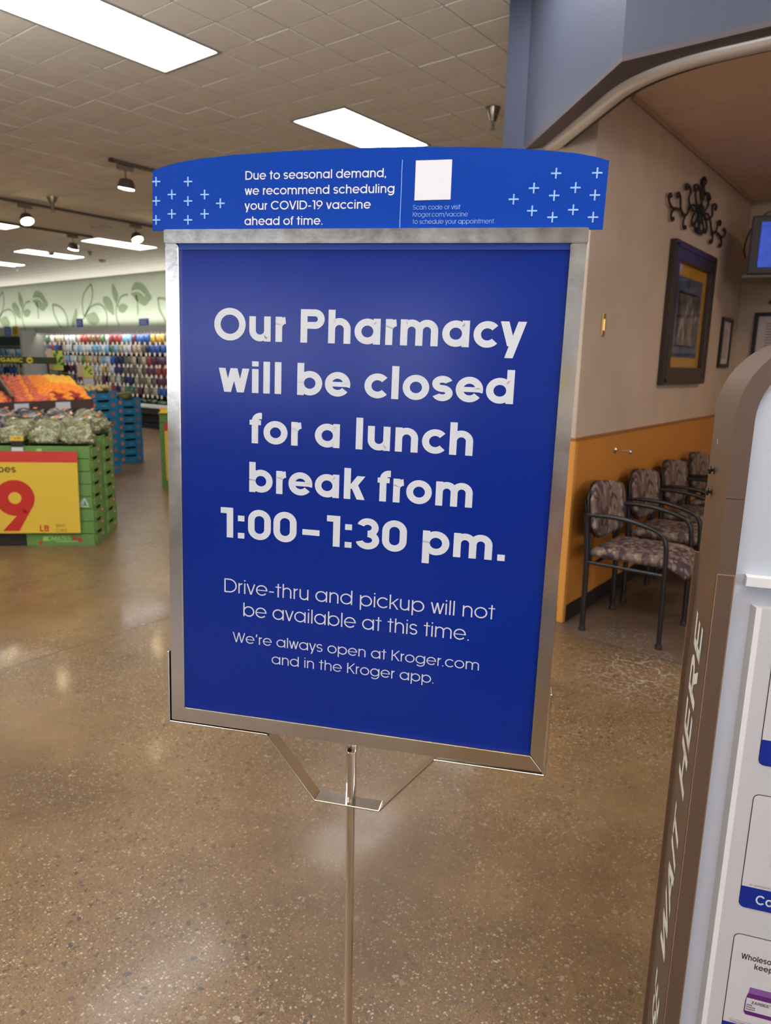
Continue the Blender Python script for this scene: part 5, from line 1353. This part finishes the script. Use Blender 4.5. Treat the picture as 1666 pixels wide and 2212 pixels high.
# ------------------------------------------------------------------ refrigerated wall cases with hanging packs
m_cgrey = mat('case_canopy_grey', (150, 150, 140), .5); m_cblack = mat('case_black', (26, 26, 28), .45); m_cdgreen = mat('case_band_green', (50, 64, 52), .5); m_rail = mat('case_rail', (186, 186, 184), .35, .6)
def wcase(x0, x1, lab, band, lights=True):
    r = thing('wall_case', lab, 'display case', ((x0+x1)/2, 9.9, 0)); L_ = (x1 - x0)/2
    def B(a, b2, nm, mm, bev=.01): mb = MB(); mb.bbox(a, b2, bev); return mb.build(nm, mm, r)
    B((-L_, .30, .45), (L_, .65, 2.05), 'back_panel', m_cblack)
    B((-L_, -.70, 0), (L_, .65, .10), 'kick_plate', mat('case_kick', (14, 14, 16), .6))
    B((-L_, -.62, .12), (L_, .62, .30), 'lower_grille', m_cblack)
    B((-L_, -.68, .31), (L_, .60, .44), 'bumper', mat('case_bumper', (44, 44, 48), .4))
    B((-L_, -.70, .445), (L_, -.62, .52), 'white_rail', mat('case_rail_white', (206, 208, 204), .4))
    B((-L_, -.62, .445), (L_, .30, .50), 'tray', m_cblack)
    B((-L_, -.32, 2.10 if band == 'grey' else 1.99), (L_, .65, 2.20 if band == 'grey' else 2.02), 'canopy', m_cgrey)
    if band != 'grey': B((-L_, -.34, 1.77), (L_, -.28, 1.98), 'green_band', m_cdgreen)
    else: B((-L_, -.34, 2.065), (L_, -.30, 2.20), 'valance', m_cgrey, .004)
    B((-L_, -.70, 0), (-L_+.03, .65, 2.1), 'end_panel', m_cgrey); B((L_-.03, -.70, 0), (L_, .65, 2.1), 'end_panel', m_cgrey)
    return r
wc1 = wcase(-18.95, -11.2, 'long refrigerated wall case with grey canopy full of hanging snack packs', 'grey')
wc2 = wcase(-26.5, -19.0, 'refrigerated wall case with dark green band at the far left', 'green')
# white tags under the canopy, leafy produce on the tray
mb = MB()
for i in range(60): mb.box((-3.8 + i*.128, -.352, 2.01), (-3.8 + i*.128 + .07, -.345, 2.06))
o = mb.build('canopy_tags', mat('tag_white', (216, 206, 200), .6), wc1); o['kind'] = 'stuff'
packcols = {'white': (182, 186, 188), 'blue': (52, 92, 160), 'sky': (116, 162, 196), 'navy': (42, 50, 92), 'red': (150, 62, 62), 'purple': (92, 50, 76), 'yellow': (186, 148, 74), 'green': (78, 122, 92), 'beige': (170, 156, 134), 'brown': (124, 90, 70), 'clear': (104, 100, 90)}
pm = {k: mat('pack_' + k, c, .35, coat=.3, var=.6, vscale=26, bump=.3, bscale=30) for k, c in packcols.items()}
m_ptag = mat('price_tab', (246, 226, 204), .6)
pp = {}
def pack(c, x, z, h, lab, grp, yy=9.72):
    if c not in pp:
        w, d = .078, .03; vs = []; n = 6
        for i in range(n+1):
            for j in range(n+1):
                u_, v_ = i/n, j/n; b2 = (math.sin(PI*u_)*math.sin(PI*v_))**.6 if 0 < i < n and 0 < j < n else 0
                vs.append((-w + 2*w*u_, -d*b2 + .004*math.sin(7*u_+3*v_), -v_*.19))
        fs = [(i*(n+1)+j, (i+1)*(n+1)+j, (i+1)*(n+1)+j+1, i*(n+1)+j+1) for i in range(n) for j in range(n)]
        k0 = len(vs); vs += [(x_, .012, z_) for x_, y_, z_ in vs]; fs += [tuple(k0 + q for q in f[::-1]) for f in fs]
        o = mesh_obj('snack_pack', vs, fs, pm[c], None, True)
        mb = MB(); mb.bbox((-.028, -.075, -.235), (.028, -.065, -.165), .004); t = mb.build('price_tab', m_ptag, o)
        mb = MB(); mb.tube([(0, .03, -.012), (0, -.05, -.016)], .004, 5); mb.build('peg_hook', m_rail, o); pp[c] = o; out = o
    else: out = dup(pp[c])
    out.location = (x, yy + random.uniform(-.02, .02), z); out.rotation_euler = (random.uniform(-.06, .06), 0, random.uniform(-.12, .12)); out.scale = (1, 1, h/.19)
    tag(out, lab, 'snack pack', grp); return out
rowz = [2.015, 1.785, 1.52, 1.305, 1.085, .86]
seqs = [['beige', 'brown', 'white', 'green', 'green', 'yellow', 'yellow', 'blue', 'blue', 'blue', 'purple', 'sky', 'red', 'red', 'red', 'white', 'green', 'brown', 'brown', 'red', 'red', 'beige', 'white', 'white', 'beige'],
 ['beige', 'navy', 'blue', 'red', 'blue', 'blue', 'blue', 'navy', 'clear', 'beige', 'beige', 'white', 'beige', 'sky', 'green', 'sky', 'white', 'sky', 'white', 'white', 'white', 'sky', 'white', 'white'],
 ['beige', 'green', 'red', 'green', 'clear', 'purple', 'purple', 'red', 'beige', 'clear', 'beige', 'clear', 'navy', 'navy', 'blue', 'white', 'sky', 'beige', 'beige', 'yellow', 'green', 'beige', 'white', 'sky'],
 ['beige', 'purple', 'red', 'purple', 'clear', 'red', 'purple', 'purple', 'clear', 'beige', 'clear', 'clear', 'navy', 'navy', 'white', 'beige', 'yellow', 'white', 'white', 'clear', 'white'],
 ['purple', 'beige', 'red', 'clear', 'red', 'purple', 'clear', 'beige', 'clear', 'clear', 'beige', 'navy', 'clear', 'white', 'beige', 'clear'],
 ['navy', 'red', 'beige', 'clear', 'blue', 'blue', 'beige', 'clear', 'beige', 'purple', 'clear', 'green', 'beige']]
def ordw(i):
    a = ['first', 'second', 'third', 'fourth', 'fifth', 'sixth', 'seventh', 'eighth', 'ninth', 'tenth', 'eleventh', 'twelfth', 'thirteenth', 'fourteenth', 'fifteenth', 'sixteenth', 'seventeenth', 'eighteenth', 'nineteenth', 'twentieth']
    return a[i] if i < 20 else ('thirtieth' if i == 29 else 'twenty-' + a[i-20] if i < 29 else 'thirty-' + a[i-30])
rw = ['top', 'second', 'third', 'fourth', 'fifth', 'lowest']
for ri, z in enumerate(rowz):
    sq = seqs[ri]
    x = -12.6; i = 0
    while x > (-18.7 if ri < 3 else -17.6):
        c = sq[int(i*.85) % len(sq)]
        cw = {'clear': 'clear'}.get(c, {'sky': 'sky blue', 'navy': 'navy'}.get(c, c))
        pack(c, x, z, .195 if ri != 1 else .20, f'{cw} snack pack in the {rw[ri]} row under the grey canopy, {ordw(i)} from the right', f'{cw} packs in the {rw[ri]} row of the wall case')
        x -= .182; i += 1
mb = MB()
for z in rowz: mb.box((-3.8, -.10, z - .01), (3.8, -.085, z + .005))
mb.build('peg_bars', m_rail, wc1)
for ri, z in enumerate((1.66, 1.42, 1.18)):
    for i in range(18):
        c = [['sky', 'green', 'sky', 'white'], ['white', 'beige', 'red', 'white'], ['navy', 'sky', 'beige', 'blue']][ri][(i//2) % 4]
        cw = {'sky': 'sky blue'}.get(c, c)
        pack(c, -19.25 - i*.19, z, .19, f'{cw} snack pack, {["upper", "middle", "lower"][ri]} row under the dark green band, {ordw(i)} from the right', f'{cw} packs {["upper", "middle", "lower"][ri]} row of the green banded case', 9.66)
mb = MB()
for i in range(170):
    bm = bmesh.new(); bmesh.ops.create_icosphere(bm, subdivisions=1, radius=.05*random.uniform(.7, 1.2))
    mb.bm(bm, M=Matrix.Translation((random.uniform(-18.8, -11.4), 9.9 + random.uniform(-.58, .05), .53 + random.uniform(0, .05))) @ Matrix.Diagonal((1.5, 1.1, .55, 1)))
o = mb.build('salad_packs', mat('salad_packs', (96, 112, 84), .3, coat=.5, var=.6, vscale=16), None, True); tag(o, 'flat packs of salad greens heaped on the tray of the wall case', 'salad', kind='stuff')
m_cardb = mat('card_royal_blue', (40, 58, 150), .5)
for (x0, x1, z0, z1, mm, lb) in ((-17.42, -17.12, 2.202, 2.42, m_cardb, 'small blue card standing on the canopy under the leaf mural'), (-14.75, -14.38, 2.202, 2.37, m_cardb, 'blue card on the canopy beside the sign frame'), (-21.24, -20.87, 2.022, 2.28, mat('card_sky', (70, 130, 214), .5), 'blue card on the far left case beside a yellow card'), (-20.76, -20.44, 2.022, 2.285, m_ys, 'yellow card on the far left case beside a blue card')):
    r = thing('shelf_card', lb, 'sign', ((x0+x1)/2, 9.86, z0)); w = (x1-x0)/2
    mb = MB(); mb.bbox((-w, 0, .0), (w, .008, z1-z0), .002); mb.build('card', mm, r)
    mb = MB()
    for i in range(3): mb.box((-w*.7, -.002, (z1-z0)*(.3+.2*i)), (w*.7*(1-.2*(i % 2)), .0, (z1-z0)*(.37+.2*i)))
    mb.build('printed_lines', m_card if mm is not m_ys else m_sk, r)
    mb = MB(); mb.bbox((-w, -.03, 0), (w, .04, .005), .001); mb.build('foot', m_rail, r)
# uplight troughs on the canopies and case lamps under them
for (x0, x1) in ((-18.9, -11.3), (-26.4, -19.05)):
    area_light('case_uplight', ((x0+x1)/2, 10.30, 2.3), x1-x0, .25, 25, (1, .97, .92), (PI, 0, 0))
    area_light('case_lamp', ((x0+x1)/2, 9.60, 2.08 if x0 > -19 else 1.80), x1-x0, .06, 24, (1, .96, .9), (math.radians(38), 0, 0))

# display behind the viewer, added so the chrome has colours to reflect
r = thing('added_display', 'added shelf of coloured boxes behind the viewer, put there for chrome reflections', 'display', (1.9, -2.6, 0), math.radians(155))
mb = MB(); mb.bbox((-1.2, .0, 0), (1.2, .45, .12), .01); mb.bbox((-1.2, .40, .12), (1.2, .45, 2.0), .01); mb.build('carcass', mat('display_carcass', (120, 116, 112), .5), r)
dc = [(54, 84, 150), (206, 176, 40), (170, 46, 44), (92, 36, 36), (104, 40, 40), (40, 36, 36), (212, 208, 200), (214, 176, 44), (56, 80, 140)]
for k, c in enumerate(dc):
    z = .16 + k*.20; mm = mat('added_box_colour_%d' % k, c, .5)
    mb = MB(); mb.bbox((-1.2, .02, z - .02), (1.2, .40, z), .004); mb.build('shelf', m_cgrey, r)
    mb = MB(); x = -1.16
    while x < 1.1:
        w = random.uniform(.09, .16); mb.bbox((x, .04, z), (x + w - .008, .34, z + random.uniform(.13, .17)), .004); x += w
    o = mb.build('added_boxes', mm, r); o['kind'] = 'stuff'
